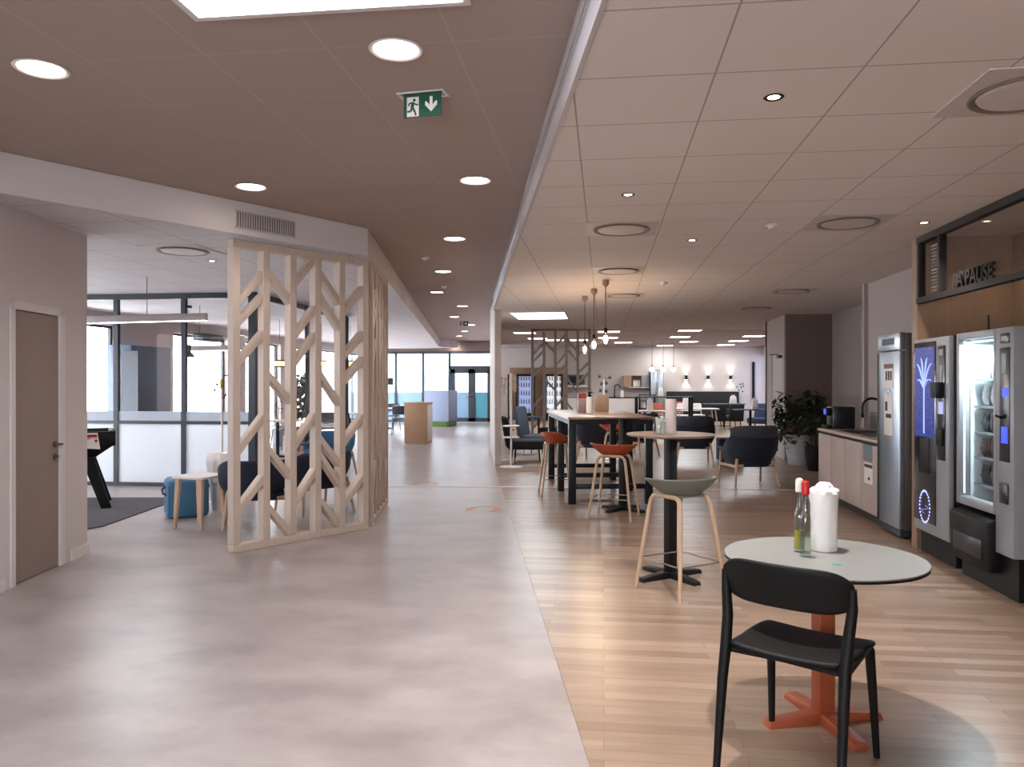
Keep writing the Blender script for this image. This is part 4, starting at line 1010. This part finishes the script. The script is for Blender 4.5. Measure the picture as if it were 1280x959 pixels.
# plants
plant('large leafy plant in a tall grey white pot in front of the taupe wall', (*Dp(997, 14.0), 0), M_pot, .23, .55,
      [(-.10, -.12, .75, .36, .42, 240), (-.22, 0, 1.05, .22, .28, 90), (.20, .1, .95, .30, .35, 150)], .15, 31, [(-.25, 0, 1.2), (.2, 0, 1.2), (0, .1, 1.1), (-.1, -.1, .9)])
plant('taller bushy plant between the counter end and the taupe wall', (*Dp(1019, 13.0), 0), M_black, .17, .42,
      [(-.05, 0, .95, .26, .40, 170), (-.1, 0, 1.2, .18, .2, 60)], .14, 41, [(0, 0, 1.3), (.1, .1, 1.0), (-.15, 0, 1.1)])

# ================================================================== FAR CAFE
B = cafe_back
def bk(px, Y=B):                                          # X where a sight line meets the plane Y
    k = (px-640)/FPX; d = Y/(cT+k*sT); return k*d*cT-d*sT
def bz(py, px, Y=B):
    k = (px-640)/FPX; d = Y/(cT+k*sT); return H-(py-HOR)*d/FPX
# wood panel around the glass door fridges
struct(MB().box(bk(640), bk(707), B-.75, B-.70, 0, bz(460, 670)).build('trim_7', mat('brown_kitchen_panel', '93745c', .6, var=.05)), 'brown wood surround of the drinks fridges')
def glass_fridge(label, px0, px1, lit, inner, seed):
    x0, x1 = bk(px0), bk(px1); w = x1-x0
    t = thing('display_fridge', label, 'fridge', (x0, B-.78, 0), 0, 'glass door drinks fridges')
    b = MB(); b.box(0, .05, -.62, 0, .08, 1.82); b.box(w-.05, w, -.62, 0, .08, 1.82); b.box(.05, w-.05, -.62, 0, 1.74, 1.82); b.box(.05, w-.05, -.62, 0, .08, .30); b.box(.05, w-.05, -.03, 0, .30, 1.74); b.build('cabinet', M_black, t)
    MB().box(.05, w-.05, -.035, -.031, .30, 1.74).build('lit_back', inner, t)
    MB().box(.0, w, -.58, -.02, 0, .08).build('plinth', M_dark, t)
    b = MB(); b.box(.05, w-.05, -.615, -.609, .30, 1.74); b.build('glass_door', M_glass, t)
    random.seed(seed)
    for z in (.31, .66, .98, 1.30, 1.56):
        s_ = MB().box(.05, w-.05, -.55, -.05, z, z+.015).build('shelf', M_frame_w, t)
        b = MB()
        for i in range(6):
            x = .09+i*(w-.18)/5; b.lathe([(.028, 0), (.03, .12), (.012, .17), (.012, .2)], 8, (x, -.48, z+.015))
        b.build('bottles', lit[int(z*10) % len(lit)], s_)
    return t
M_bot = [mat('bottle_teal', '5f7f8c', .3), mat('bottle_violet', '77709c', .3), mat('bottle_pale', 'b8bcc6', .3)]
glass_fridge('blue lit drinks fridge in the brown surround, left of the two', 650, 671, M_bot, emit('fridge_back_blue', 'a0abdc', .6), 2)
glass_fridge('white lit drinks fridge in the brown surround, right of the two', 684, 705, M_bot[::-1], emit('fridge_back_white', 'dfe6ee', .7), 3)
# tea counter with the coffee machine
t = thing('tea_counter', 'white counter with drawers right of the drinks fridges', 'counter', (bk(707), B-.66, 0))
w = bk(737)-bk(707)
MB().box(0, w, 0, .62, .08, .88).build('carcass', M_frame_w, t); MB().box(.02, w-.02, .05, .6, 0, .08).build('plinth', M_dark, t); MB().box(-.01, w+.01, -.02, .63, .88, .92).build('worktop', M_tabletop, t)
for k in range(2): MB().box(.02+k*w/2, w/2-.02+k*w/2, -.015, 0, .12, .86).build('door', M_frame_w, t)
t = thing('espresso_machine', 'dark espresso machine on the wall shelf over the white tea counter', 'coffee machine', (bk(720), B-.35, 1.36))
MB().box(-.36, .36, -.24, .24, .06, .44, .02).build('body', mat('dark_brown_metal', '453a36', .4), t); MB().box(-.22, .22, -.25, -.24, .12, .38).build('front_bay', M_black, t)
MB().box(-.40, .40, -.28, .28, 0, .02, .004).build('drip_tray', M_frame_w, t); b = MB(); b.box(-.2, .2, -.2, .2, .02, .06); b.build('feet', M_black, t)
sh = MB().box(bk(708), bk(737), B-.66, B, 1.31, 1.36).build('wall_shelf', M_frame_w); tag(sh, 'white wall shelf carrying the espresso machine', 'shelf')
# sink counter further right
t = thing('sink_counter', 'long white sink counter with a black worktop along the back wall', 'counter', (bk(757), B-.66, 0))
w = bk(797)-bk(757)
MB().box(0, w, 0, .62, .08, .88).build('carcass', M_frame_w, t); MB().box(.02, w-.02, .05, .6, 0, .08).build('plinth', M_dark, t); MB().box(-.01, w+.01, -.02, .63, .88, .91).build('worktop', M_black, t)
for k in range(3): MB().box(.015+k*w/3, w/3-.005+k*w/3, -.015, 0, .12, .86).build('door', M_frame_w, t)
t = thing('faucet', 'black gooseneck faucet on the far sink counter', 'faucet', (bk(768), B-.35, .91))
MB().lathe([(.03, 0), (.03, .05)], 14).build('base', M_black, t); MB().tube([(0, 0, .03), (0, 0, .40), (.04, -.02, .47), (.12, -.04, .50), (.20, -.06, .46), (.22, -.07, .36)], .022, 8).build('gooseneck', M_black, t)
t = thing('canister', 'white canister beside the far black faucet', 'canister', (bk(777), B-.4, .911)); MB().lathe([(.07, 0), (.07, .24), (.05, .25)], 16).build('body', M_paper, t); MB().lathe([(.06, .25), (.06, .27), (.02, .28)], 16).build('lid', M_frame_w, t)
t = thing('wall_cabinet', 'small wooden wall cabinet with an open bay over the far counter', 'cabinet', (bk(779), B-.36, bz(484, 790)))
w = bk(811)-bk(779); hh = .46
b = MB(); b.box(0, w*.32, 0, .35, 0, hh); b.box(w*.32, w, 0, .35, hh-.02, hh); b.box(w*.32, w, 0, .35, 0, .02); b.box(w-.02, w, 0, .35, 0, hh); b.box(w*.32, w, .33, .35, 0, hh); b.build('carcass', mat('wall_cabinet_wood', '8d7561', .6), t)
MB().box(.005, w*.31, -.018, 0, .005, hh-.005).build('door', mat('wall_cabinet_door', '9c7f66', .6), t)
MB().box(w*.70, w-.01, -.018, 0, .005, hh-.005).build('door', M_vgrey, t); MB().box(w*.2, w+.02, -.04, .35, -.03, -.001).build('light_shelf', M_frame_w, t)
for k in range(3): tag(MB().lathe([(.05, 0), (.055, .1), (.05, .24), (.03, .25)], 14, (bk(779)+w*.42+k*w*.10, B-.2, bz(484, 790)+.021)).build('jug', M_paper), 'white jug in the open wall cabinet, %s from the left' % ('first', 'second', 'third')[k], 'jug', 'jugs in the wall cabinet')
t = thing('fridge', 'tall steel fridge freezer at the right end of the far kitchen', 'fridge', (bk(812), B-.68, 0))
w = bk(828)-bk(812)
MB().box(0, w, .02, .66, .06, 1.98, .01).build('cabinet', M_steeldark, t); MB().box(.02, w-.02, .04, .6, 0, .06).build('plinth', M_dark, t)
for x0, x1 in ((.01, w/2-.005), (w/2+.005, w-.01)): 
    dr = MB().box(x0, x1, -.02, .02, .10, 1.96, .006).build('door', M_steel, t); MB().tube([(w/2+(-.03 if x0 < .1 else .03), -.04, .7), (w/2+(-.03 if x0 < .1 else .03), -.04, 1.5)], .012, 8).build('handle', M_chrome, dr)
# shelf with cooking goods over a dark display frame
t = thing('bottle_rack', 'black framed open rack of small goods between sink counter and steel fridge', 'rack', (bk(798), B-1.3, 0))
w = bk(816)-bk(798)
b = MB()
for x in (0, w): 
    for y in (0, .4): b.box(x-.02, x+.02, y-.02, y+.02, 0, 1.0)
b.build('frame', M_black, t)
for z in (.2, .5, .78): MB().box(-.02, w+.02, -.02, .42, z, z+.02).build('shelf', M_black, t)
MB().box(-.03, w+.03, -.03, .43, 1.0, 1.03).build('top', M_black, t)
random.seed(8)
for k in range(10):
    i, zz = k % 5, (.221, .521)[k//5]
    tag(MB().lathe([(.045, 0), (.045, random.uniform(.1, .2)), (.03, .205)], 10, (bk(798)+.1+i*(w-.2)/4, B-1.1, zz)).build('jar', (M_paper, M_greyf, M_frame_w)[k % 3]), 'small jar on the %s shelf of the black rack, %s from the left' % (('bottom', 'middle')[k//5], ('first', 'second', 'third', 'fourth', 'fifth')[i]), 'jar', 'jars on the black rack')
# coat tree with dark pads
t = thing('coat_tree', 'pale coat tree with dark round pegs in front of the far kitchen', 'coat stand', (bk(755, 27), 27, 0))
MB().lathe([(.25, 0), (.25, .02), (.03, .03)], 24).build('base', M_frame_w, t); MB().tube([(0, 0, .02), (0, 0, 1.62)], .025, 10).build('pole', M_frame_w, t)
for (x, z) in ((-.16, 1.72), (.20, 1.68), (-.10, 1.46), (.08, 1.48), (-.13, 1.22), (.08, 1.2), (-.15, .95), (.02, .92)):
    b = MB(); b.tube([(0, 0, min(1.6, z)), (x, 0, z)], .008, 6); b.ball((x, 0, z), .055, 12, 1.3); b.build('peg', M_dark, t)
t = thing('coat_stand', 'dark twiggy coat stand hung with pale tags behind the dividing wall end', 'coat stand', (*Dp(635.5, 24), 0))
MB().lathe([(.2, 0), (.2, .02), (.03, .03)], 24).build('base', M_black, t); MB().tube([(0, 0, .02), (0, 0, 1.75)], .02, 8).build('pole', M_black, t)
random.seed(12)
for k in range(9):
    a = random.uniform(0, 6.28); z = random.uniform(1.25, 1.7)
    b = MB(); b.tube([(0, 0, z), (.22*math.cos(a), .22*math.sin(a), z+.1)], .009, 6); b.ball((.22*math.cos(a), .22*math.sin(a), z+.1), .03, 8)
    h = b.build('hook', M_walnut, t); MB().box(-.03+.22*math.cos(a), .03+.22*math.cos(a), .22*math.sin(a)-.004, .22*math.sin(a)+.004, z-.22, z+.09).build('tag', mat('tag_beige', 'a8927c', .8), h)
# banquette along the back wall, sconces over it
x0, x1 = bk(833), bk(923)
t = thing('banquette', 'long black banquette with a high padded back along the back wall', 'bench', (x0, B-.72, 0))
b = MB(); b.box(0, x1-x0, .58, .71, .0, 1.14, .02); b.build('backrest', M_charf, t)
b = MB(); b.box(0, x1-x0, 0, .58, .12, .46, .03); b.build('seat', M_charf, t); MB().box(.03, x1-x0-.03, .06, .58, 0, .12).build('plinth', M_black, t)
for i, px in enumerate((857.5, 885, 913)):
    z = 1.70; x = bk(px)
    t = thing('wall_sconce', 'up and down wall lamp over the banquette, %s of three from the left' % ('first', 'second', 'third')[i], 'wall lamp', (x, B, z), 0, 'wall lamps over the banquette')
    MB().box(-.05, .05, -.12, -.03, -.09, .09, .006).build('body', M_black, t)
    MB().box(-.03, .03, -.03, 0, -.04, .04).build('bracket', M_black, t)
    b = MB(); b.box(-.04, .04, -.11, -.04, .09, .094); b.box(-.04, .04, -.11, -.04, -.094, -.09); b.build('lamp', M_spot, t)
    light('SPOT', 'sconce_light', (x, B-.09, z+.11), 9, (1, .94, .88), .03, (PI+.05, 0, 0), 100, .8)
    light('SPOT', 'sconce_light', (x, B-.09, z-.11), 9, (1, .94, .88), .03, (-.05, 0, 0), 100, .8)
# dark door strip and picture dots on the back wall
tag(MB().box(bk(940), bk(943), B-.06, B-.001, .6, 2.3).build('blackboard', M_black), 'narrow tall dark strip on the back wall near the far window', 'panel')
o = thing('wall_ornament', 'cluster of small dark leaf pegs on the back wall right of the wall lamps', 'ornament', (bk(925), B-.03, 1.3))
for (x, z) in ((-.12, .02), (0, .12), (.10, .14), (.05, 0), (.13, .05), (-.05, -.1), (.1, -.16)): MB().lathe([(.03, 0), (.03, .01)], 10).build('peg', M_dark, o).matrix_local = Matrix.Translation((x, .028, z)) @ Matrix.Rotation(PI/2, 4, 'X')
# tables and chairs in the far cafe
t = thing('bar_table', 'long dark framed high table far back in the cafe', 'table', (bk(829, 22.2), 22.15, 0))
MB().box(-.80, .80, -.35, .35, 1.07, 1.10, .004).build('tabletop', M_greyf, t)
for sx in (-1, 1): 
    for sy in (-1, 1): MB().box(sx*.76-.03, sx*.76+.03, sy*.31-.03, sy*.31+.03, 0, 1.07).build('leg', M_black, t)
def card(label, px, d, z, w=.16, h=.22, m=M_paper, grp='white cards and napkin boxes on the far tables'):
    t = thing('napkin_box', label, 'napkin holder', (*Dp(px, d), z), .1, grp)
    MB().hexa([(-w/2,-.05,0),(w/2,-.05,0),(w/2,.05,0),(-w/2,.05,0)], [(-w/2*.8,-.03,h),(w/2*.8,-.03,h),(w/2*.8,.03,h),(-w/2*.8,.03,h)], .01).build('box', m, t)
    MB().box(-w*.25, w*.25, -.012, .012, h, h+.05).build('napkin', M_towel, t)
card('white napkin box on the far high table', 826, 21.9, 1.101)
wt = simple_table('white rectangular table on slanted white legs in the middle distance', (*Dp(870, 22.6), 0), .05, 1.25, .75, .735, M_frame_w, M_frame_w)
card('large white napkin box on the white slanted legged table', 859, 22.7, .7355, .30, .30)
dw = thing('pedestal_table', 'small white table left of the white slanted legged one', 'table', (*Dp(817, 21.0), 0), 0)
MB().prism(rrect(.8, .7, .04), .70, .725).build('tabletop', M_frame_w, dw); MB().tube([(0, 0, .01), (0, 0, .70)], .035, 12).build('column', M_black, dw); MB().lathe([(.25, 0), (.25, .015), (.04, .03)], 24).build('base', M_black, dw)
card('tall white menu box on the small far white table', 812.5, 21.0, .7255, .17, .30)
wc = simple_chair('white chair left behind the white slanted legged table', (*Dp(853, 24.2), 0), 2.9, M_frame_w, M_frame_w)
dup(wc, 'white chair right behind the white slanted legged table', (*Dp(871, 24.5), 0), 3.3)
rc = simple_chair('red chair behind the round far tables near the banquette', (*Dp(845, 26.5), 0), 2.9, M_orange, M_frame_w)
dup(rc, 'red chair under the far high table', (*Dp(820, 24.6), 0), 3.0)
bt = simple_table('black rectangular table in front of the banquette', (*Dp(905, 26.0), 0), .05, 1.3, .7, .78, M_greyf, M_black, 'ped')
card('white napkin box on the black table by the banquette', 916.5, 26.1, .781, .24, .24)
bc = block_chair('black block armchair, left of the pair at the black banquette table', (*Dp(896, 24.6), 0), face(.1, 1), M_charf, .80, M_black, .46, 'black block armchairs at the banquette table')
dup(bc, 'black block armchair, right of the pair at the black banquette table', (*Dp(916, 24.7), 0), face(-.05, 1))
rt = simple_table('dark table on a post at the far right by the white wall', (*Dp(938, 21.6), 0), .05, .9, .7, .74, M_greyf, M_black, 'ped')
card('white napkin box on the dark table by the white wall', 943.5, 21.6, .7405, .18, .28)
block_chair('blue lounge chair behind the dark table by the white wall', (*Dp(951, 23.2), 0), face(-.6, -.8), mat('deep_blue_felt', '2c3a58', .9), .85, M_black)
# cross and glass globe pendants
def bulb_pend(label, px, d, z, zc, g='bare bulb pendants over the bar table'):
    t = thing('bulb_pendant', label, 'pendant lamp', (*Dp(px, d), z), 0, g)
    MB().lathe([(.008, .078), (.02, .07), (.03, .045), (.058, .02), (.066, -.01), (.058, -.04), (.03, -.06), (.004, -.066)], 24).build('bulb', M_bulbglass, t)
    MB().tube([(-.014, 0, .03), (-.022, 0, -.02), (0, .01, -.038), (.022, 0, -.02), (.014, 0, .03), (0, -.016, -.01), (-.014, 0, .03)], .008, 8).build('filament', M_fil, t)
    MB().lathe([(.016, .07), (.024, .075), (.024, .125), (.012, .14)], 16).build('socket', M_black, t)
    MB().tube([(0, 0, .13), (0, 0, zc-z)], .006, 6).build('cord', M_cable, t)
    MB().lathe([(.015, zc-z-.09), (.045, zc-z-.055), (.045, zc-z-.001)], 20).build('canopy', M_walnut, t)
    light('POINT', 'bulb_light', (*Dp(px, d), z-.09), 9, (1, .82, .62), .05)
bulb_pend('bare glass bulb pendant over the bar table, right and largest of the three', 757, 9.75, 2.055, ZW)
bulb_pend('bare glass bulb pendant over the bar table, middle of the three', 742.5, 10.67, 2.03, ZW)
bulb_pend('bare glass bulb pendant over the bar table, left of the three', 731, 11.55, 2.0, ZW)
for i, (px, d) in enumerate(((815, 26.5), (829, 27.0), (842, 27.5))):
    z = 1.5-(462-HOR)*d/FPX
    t = thing('globe_pendant', 'small lit globe pendant before the far kitchen, %s of three from the left' % ('first', 'second', 'third')[i], 'pendant lamp', (*Dp(px, d), z), 0, 'globe pendants before the far kitchen')
    MB().ball((0, 0, 0), .085, 16).build('globe', M_globe, t); MB().tube([(0, 0, .08), (0, 0, ZF-z)], .008, 6).build('cord', M_cable, t); MB().lathe([(.03, .08), (.03, .13), (.015, .14)], 12).build('socket', M_black, t)

# ================================================================== CEILING FITTINGS
def at_ceiling(px, py, z): return F(px, py, z)
def downlight(label, px, py, power, big=.115, z=ZB, grp='round downlights in the brown ceiling', col=(1, .95, .91)):
    x, y = F(px, py, z)
    t = thing('downlight', label, 'ceiling lamp', (x, y, z), 0, grp)
    MB().lathe([(big, -.001), (big+.012, -.006), (big+.004, -.012), (big-.008, -.008), (big-.012, -.001)], 36).build('trim_ring', M_frame_w, t)
    MB().lathe([(.001, -.003), (big-.010, -.003), (big-.010, -.001), (.001, -.001)], 30, caps=False).build('lamp', M_down, t)
    if power: light('SPOT', 'downlight_light', (x, y, z-.03), power, col, big*.8, (0, 0, 0), 135, .6)
P0_ = 30
for (px, py, l) in ((52, 85, 'at the far left of view'), (495, 61, 'nearest one, above the exit sign'), (314, 233, 'over the left soffit and lattice screen'), (594, 225, 'second along the fascia'),
                    (568, 298, 'third along the corridor'), (554, 339, 'fourth along the corridor'), (546, 365, 'fifth along the corridor'), (578, 382.5, 'sixth along the corridor, set to the right'),
                    (568, 396, 'seventh along the corridor'), (589, 406, 'beside the distant exit sign'), (581, 414, 'ninth along the corridor'), (574, 420, 'tenth along the corridor'), (568, 426, 'last but one in the corridor'), (580, 429.5, 'last one before the glass wall')):
    downlight('round recessed downlight in the brown ceiling, '+l, px, py, P0_)
# unseen fill spots added behind the camera, carrying on the downlight row
for (x, y) in ((-.6, .6), (-2.3, .4), (-.4, -1.8), (-2.4, -1.8)): light('SPOT', 'downlight_light', (x, y, ZB-.03), P0_, (1, .95, .91), .1, (0, 0, 0), 135, .6)
def spot(label, px, py, power, z=ZW, grp='small black rimmed spots in the white ceiling'):
    x, y = F(px, py, z)
    t = thing('ceiling_spot', label, 'ceiling lamp', (x, y, z), 0, grp)
    MB().lathe([(.040, -.001), (.046, -.004), (.040, -.008), (.028, -.004), (.028, -.001)], 28).build('trim_ring', M_black, t)
    MB().lathe([(.001, -.004), (.027, -.004), (.027, -.001), (.001, -.001)], 20, caps=False).build('lamp', M_spot, t)
    if power: light('SPOT', 'spot_light', (x, y, z-.02), power, (1, .92, .85), .035, (0, 0, 0), 110, .7)
spot('small black rimmed ceiling spot nearest, over the pale round table', 967, 121, 150)
spot('small black rimmed ceiling spot over the middle of the cafe floor', 785, 243, 45)
spot('small ceiling spot beside the glass transom', 1155, 278, 40)
spot('small ceiling spot in the white lounge ceiling', 265, 326, 30, ZW-.02, 'small spots in the lounge ceiling')
spot('small ceiling spot over the tea area, dim', 865, 300, 30)
def panel(label, pts, z, m, power, grp=None, name='led_panel', frame=.03):
    (x0, y0), (x1, y1) = pts
    t = thing(name, label, 'ceiling lamp', ((x0+x1)/2, (y0+y1)/2, z), 0, grp)
    w, d = abs(x1-x0)/2, abs(y1-y0)/2
    b = MB(); b.box(-w, w, -d, -d+frame, -.012, -.0005); b.box(-w, w, d-frame, d, -.012, -.0005); b.box(-w, -w+frame, -d+frame, d-frame, -.012, -.0005); b.box(w-frame, w, -d+frame, d-frame, -.012, -.0005); b.build('frame', M_frame_w, t)
    MB().box(-w+frame, w-frame, -d+frame, d-frame, -.008, -.0005).build('diffuser', m, t)
    if power: light('AREA', 'panel_light', ((x0+x1)/2, (y0+y1)/2, z-.02), power, (.9, .96, 1), 2*w-.1, sy=2*d-.1)
x0, y0 = F(245, 24, ZB); 
panel('large bright square light panel in the brown ceiling at the top of view', ((x0, y0-1.2), (x0+1.2, y0)), ZB, M_led, 22)
xa, ya = F(632, 390.5, ZW); xb, yb = F(712, 399, ZW)
panel('large bright light panel in the white ceiling near the dividing wall end', ((xa+.05, yb-.15), (xb, ya)), ZW, M_led, 30)
k = 0
ORD = ['first', 'second', 'third', 'fourth', 'fifth', 'sixth', 'seventh', 'eighth', 'ninth', 'tenth', 'eleventh', 'twelfth', 'thirteenth', 'fourteenth']
far = [(656, 416), (672, 423), (693, 425), (724, 425), (761, 414.5), (760, 422), (779, 428), (831, 432), (850, 421), (861, 427), (862, 413), (907, 431), (923, 426), (942, 420)]
order = sorted(range(len(far)), key=lambda i: far[i][0]); wl_ = ORD+['last']
for n_, i in enumerate(order):
    px, py = far[i]; x, y = F(px, py, ZF)
    panel('flat ceiling light of the far cafe ceiling, %s counted from the left' % wl_[n_], ((x-.32, y-.3), (x+.32, y+.3)), ZF, M_strip, 24, 'flat ceiling lights at the far end', frame=.02)
def diffuser(label, px, py, z, m=M_ceilw, R=.235):
    x, y = F(px, py, z)
    t = thing('ceiling_diffuser', label, 'air diffuser', (x, y, z), 0, 'round swirl air diffusers')
    b = MB(); b.box(-.297, .297, -.297, .297, -.006, -.0005); b.build('square_plate', mat('diffuser_plate', 'c4b8b3', .6), t)
    MB().lathe([(R-.03, -.0065), (R, -.0065), (R+.004, -.016), (R-.004, -.02), (R-.028, -.012)], 48, caps=False).build('dark_ring', mat('diffuser_gap', '776d69', .6), t)
    MB().lathe([(.001, -.022), (R-.04, -.018), (R-.032, -.0065)], 48, caps=False).build('round_disc', mat('diffuser_disc', 'cabfba', .6), t)
for (px, py, z, l) in ((777, 286, ZW, 'over the middle of the cafe, before the bulb pendants'), (773, 338, ZW, 'just before the bulb pendants'), (780, 369, ZW, 'beside the bulb pendants'), (1060, 278, ZW, 'right of centre over the counter aisle'),
                       (990, 363.5, ZW, 'over the armchair by the plants'), (945, 385, ZW, 'furthest right over the cafe'), (1285, 115, ZW, 'at the right edge of view'), (229, 313, ZW-.02, 'in the lounge ceiling')):
    diffuser('round air diffuser '+l, px, py, z)
def detector(label, px, py, z):
    x, y = F(px, py, z)
    t = thing('smoke_detector', label, 'smoke detector', (x, y, z), 0, 'ceiling detectors')
    MB().lathe([(.05, -.0005), (.052, -.012), (.05, -.016)], 24).build('base', M_frame_w, t); MB().lathe([(.036, -.016), (.030, -.034), (.01, -.04)], 20).build('head', M_frame_w, t)
detector('small round detector in the white ceiling right of the first spot row', 965, 281, ZW); detector('small round detector in the white ceiling near the bulb pendants', 830, 353, ZW)
detector('small round detector in the brown ceiling, nearer one', 531, 322, ZB); detector('small round detector in the brown ceiling, further one', 555, 358, ZB)
# exit signs
def exit_sign(label, px, py, sz=1.0, rot=-TH):
    x, y = F(px, py, ZB)
    t = thing('exit_sign', label, 'exit sign', (x, y, ZB), rot, 'green exit signs')
    b = MB(); b.box(-.135, .135, -.04, -.028, -.006, -.0005); b.box(-.135, .135, .052, .064, -.006, -.0005); b.box(-.135, -.12, -.028, .052, -.006, -.0005); b.box(.12, .135, -.028, .052, -.006, -.0005); b.build('ceiling_frame', M_frame_w, t)
    MB().box(-.12, .12, -.028, .052, -.003, -.0005).build('recess_plate', M_chrome, t)
    b = MB()
    for xx in (-.04, .06): b.box(xx-.012, xx+.012, .018, .042, -.007, -.003)
    b.build('lamp', M_spot, t)
    MB().box(-.108, .108, .000, .006, -.125, -.003).build('green_board', M_egreen, t)
    zt = -.013; b = MB()
    b.box(-.088, -.020, -.0015, 0, zt-.108, zt-.003)
    b.build('white_doorway', M_paper, t)
    b = MB(); U = lambda pts: b.prism(pts, 0, .0006, M=Matrix.Translation((0, -.0016, 0)) @ Matrix.Rotation(PI/2, 4, 'X'))
    U([(-.046+.0085*math.cos(a*PI/7), zt-.020+.0085*math.sin(a*PI/7)) for a in range(14)])
    def limb(p, q, w):
        dx, dy = q[0]-p[0], q[1]-p[1]; L = math.hypot(dx, dy); nx, ny = -dy/L*w, dx/L*w
        U([(p[0]+nx, p[1]+ny), (p[0]-nx, p[1]-ny), (q[0]-nx, q[1]-ny), (q[0]+nx, q[1]+ny)])
    for p, q, w in (((-.052, zt-.030), (-.058, zt-.060), .009), ((-.054, zt-.034), (-.036, zt-.045), .004), ((-.036, zt-.045), (-.022, zt-.046), .004), ((-.056, zt-.034), (-.074, zt-.036), .004), ((-.074, zt-.036), (-.079, zt-.050), .004),
                    ((-.056, zt-.058), (-.043, zt-.082), .006), ((-.043, zt-.082), (-.036, zt-.104), .005), ((-.058, zt-.058), (-.066, zt-.080), .006), ((-.066, zt-.080), (-.086, zt-.080), .005)): limb(p, q, w)
    b.build('running_figure', M_egreen, t)
    b = MB(); b.prism([(.042, zt-.006), (.058, zt-.006), (.058, zt-.052), (.078, zt-.030), (.084, zt-.034), (.084, zt-.052), (.050, zt-.088), (.016, zt-.052), (.016, zt-.034), (.022, zt-.030), (.042, zt-.052)], 0, .0015, M=Matrix.Rotation(PI/2, 4, 'X')); b.build('white_arrow', M_paper, t)
    return t
e1 = exit_sign('green exit sign with running figure and down arrow, nearest, in the brown ceiling', 528, 117)
x, y = F(580, 401.5, ZB); e2 = dup(e1, 'distant small exit sign in the brown ceiling over the corridor end', (x, y, ZB), -TH)
# vent grille on the left soffit
A = V(-7.44, .03); Bq = V(-1.47, 7.77); g0, g1 = V(-2.352, 6.60), V(-1.965, 7.10)
pA, pB = Dp(294, 6.58), Dp(366, 7.03)
def onsoff(px):                                            # point of the soffit face on a sight line
    k = (px-640)/FPX; dr, dd = -1.465+7.44, 7.762-.03
    s = (k*.03+7.44)/(dr-k*dd); return V(-7.44+dr*s, .03+dd*s)
pA, pB = onsoff(294), onsoff(366); Lg = math.hypot(pB[0]-pA[0], pB[1]-pA[1])
t = thing('vent_grille', 'grey vent grille of upright slats on the white soffit above the screen', 'vent', (*pA, 2.90), rzx(pA, pB))
M_gd = mat('grille_dark', '3b3432', .7); M_gl = mat('grille_slat', 'b3a7a2', .5)
MB().box(0, Lg, -.018, -.010, -.065, .065).build('backing', M_gd, t)
b = MB(); b.box(-.01, Lg+.01, -.03, -.012, .065, .075); b.box(-.01, Lg+.01, -.03, -.012, -.075, -.065); b.build('frame', M_gl, t)
b = MB(); n = 24
for i in range(n+1): b.box(i*Lg/n-.0045, i*Lg/n+.0045, -.03, -.018, -.065, .065)
b.build('slats', M_gl, t)

# ================================================================== LIGHT
w = bpy.data.worlds.new('overcast_daylight'); S.world = w; w.use_nodes = True
bg = w.node_tree.nodes['Background']; bg.inputs[0].default_value = (.88, .94, 1, 1); bg.inputs[1].default_value = 14
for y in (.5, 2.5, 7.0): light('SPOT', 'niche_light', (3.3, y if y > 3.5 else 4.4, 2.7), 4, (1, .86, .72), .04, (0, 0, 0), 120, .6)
light('AREA', 'machine_light', (2.77+.06, 5.56+.54, 1.797), 22, (.78, .95, 1), .06, (0, 0, 0), sy=.45)
light('AREA', 'lounge_light', (*Dp(180, 9.4), 2.225), 25, (.95, .97, 1), .05, (0, 0, 0), sy=1.6)
S.view_settings.view_transform = 'Standard'; S.view_settings.look = 'None'; S.view_settings.gamma = 1.0
S.view_settings.use_curve_mapping = False
S.view_settings.exposure = 0.68
S.cycles.use_denoising = True
S.cycles.max_bounces = 8; S.cycles.diffuse_bounces = 4; S.cycles.glossy_bounces = 4; S.cycles.transmission_bounces = 6; S.cycles.transparent_max_bounces = 12
S.cycles.sample_clamp_indirect = 6
S.cycles.caustics_reflective = False; S.cycles.caustics_refractive = False
cam = bpy.data.cameras.new('camera'); co = bpy.data.objects.new('camera', cam); COL.objects.link(co)
cam.sensor_width = 36; cam.lens = FPX/1280*36; cam.clip_start = .05; cam.clip_end = 200
co.location = (0, 0, H); co.rotation_euler = (PI/2-math.atan(1.5/FPX), 0, TH)
S.camera = co
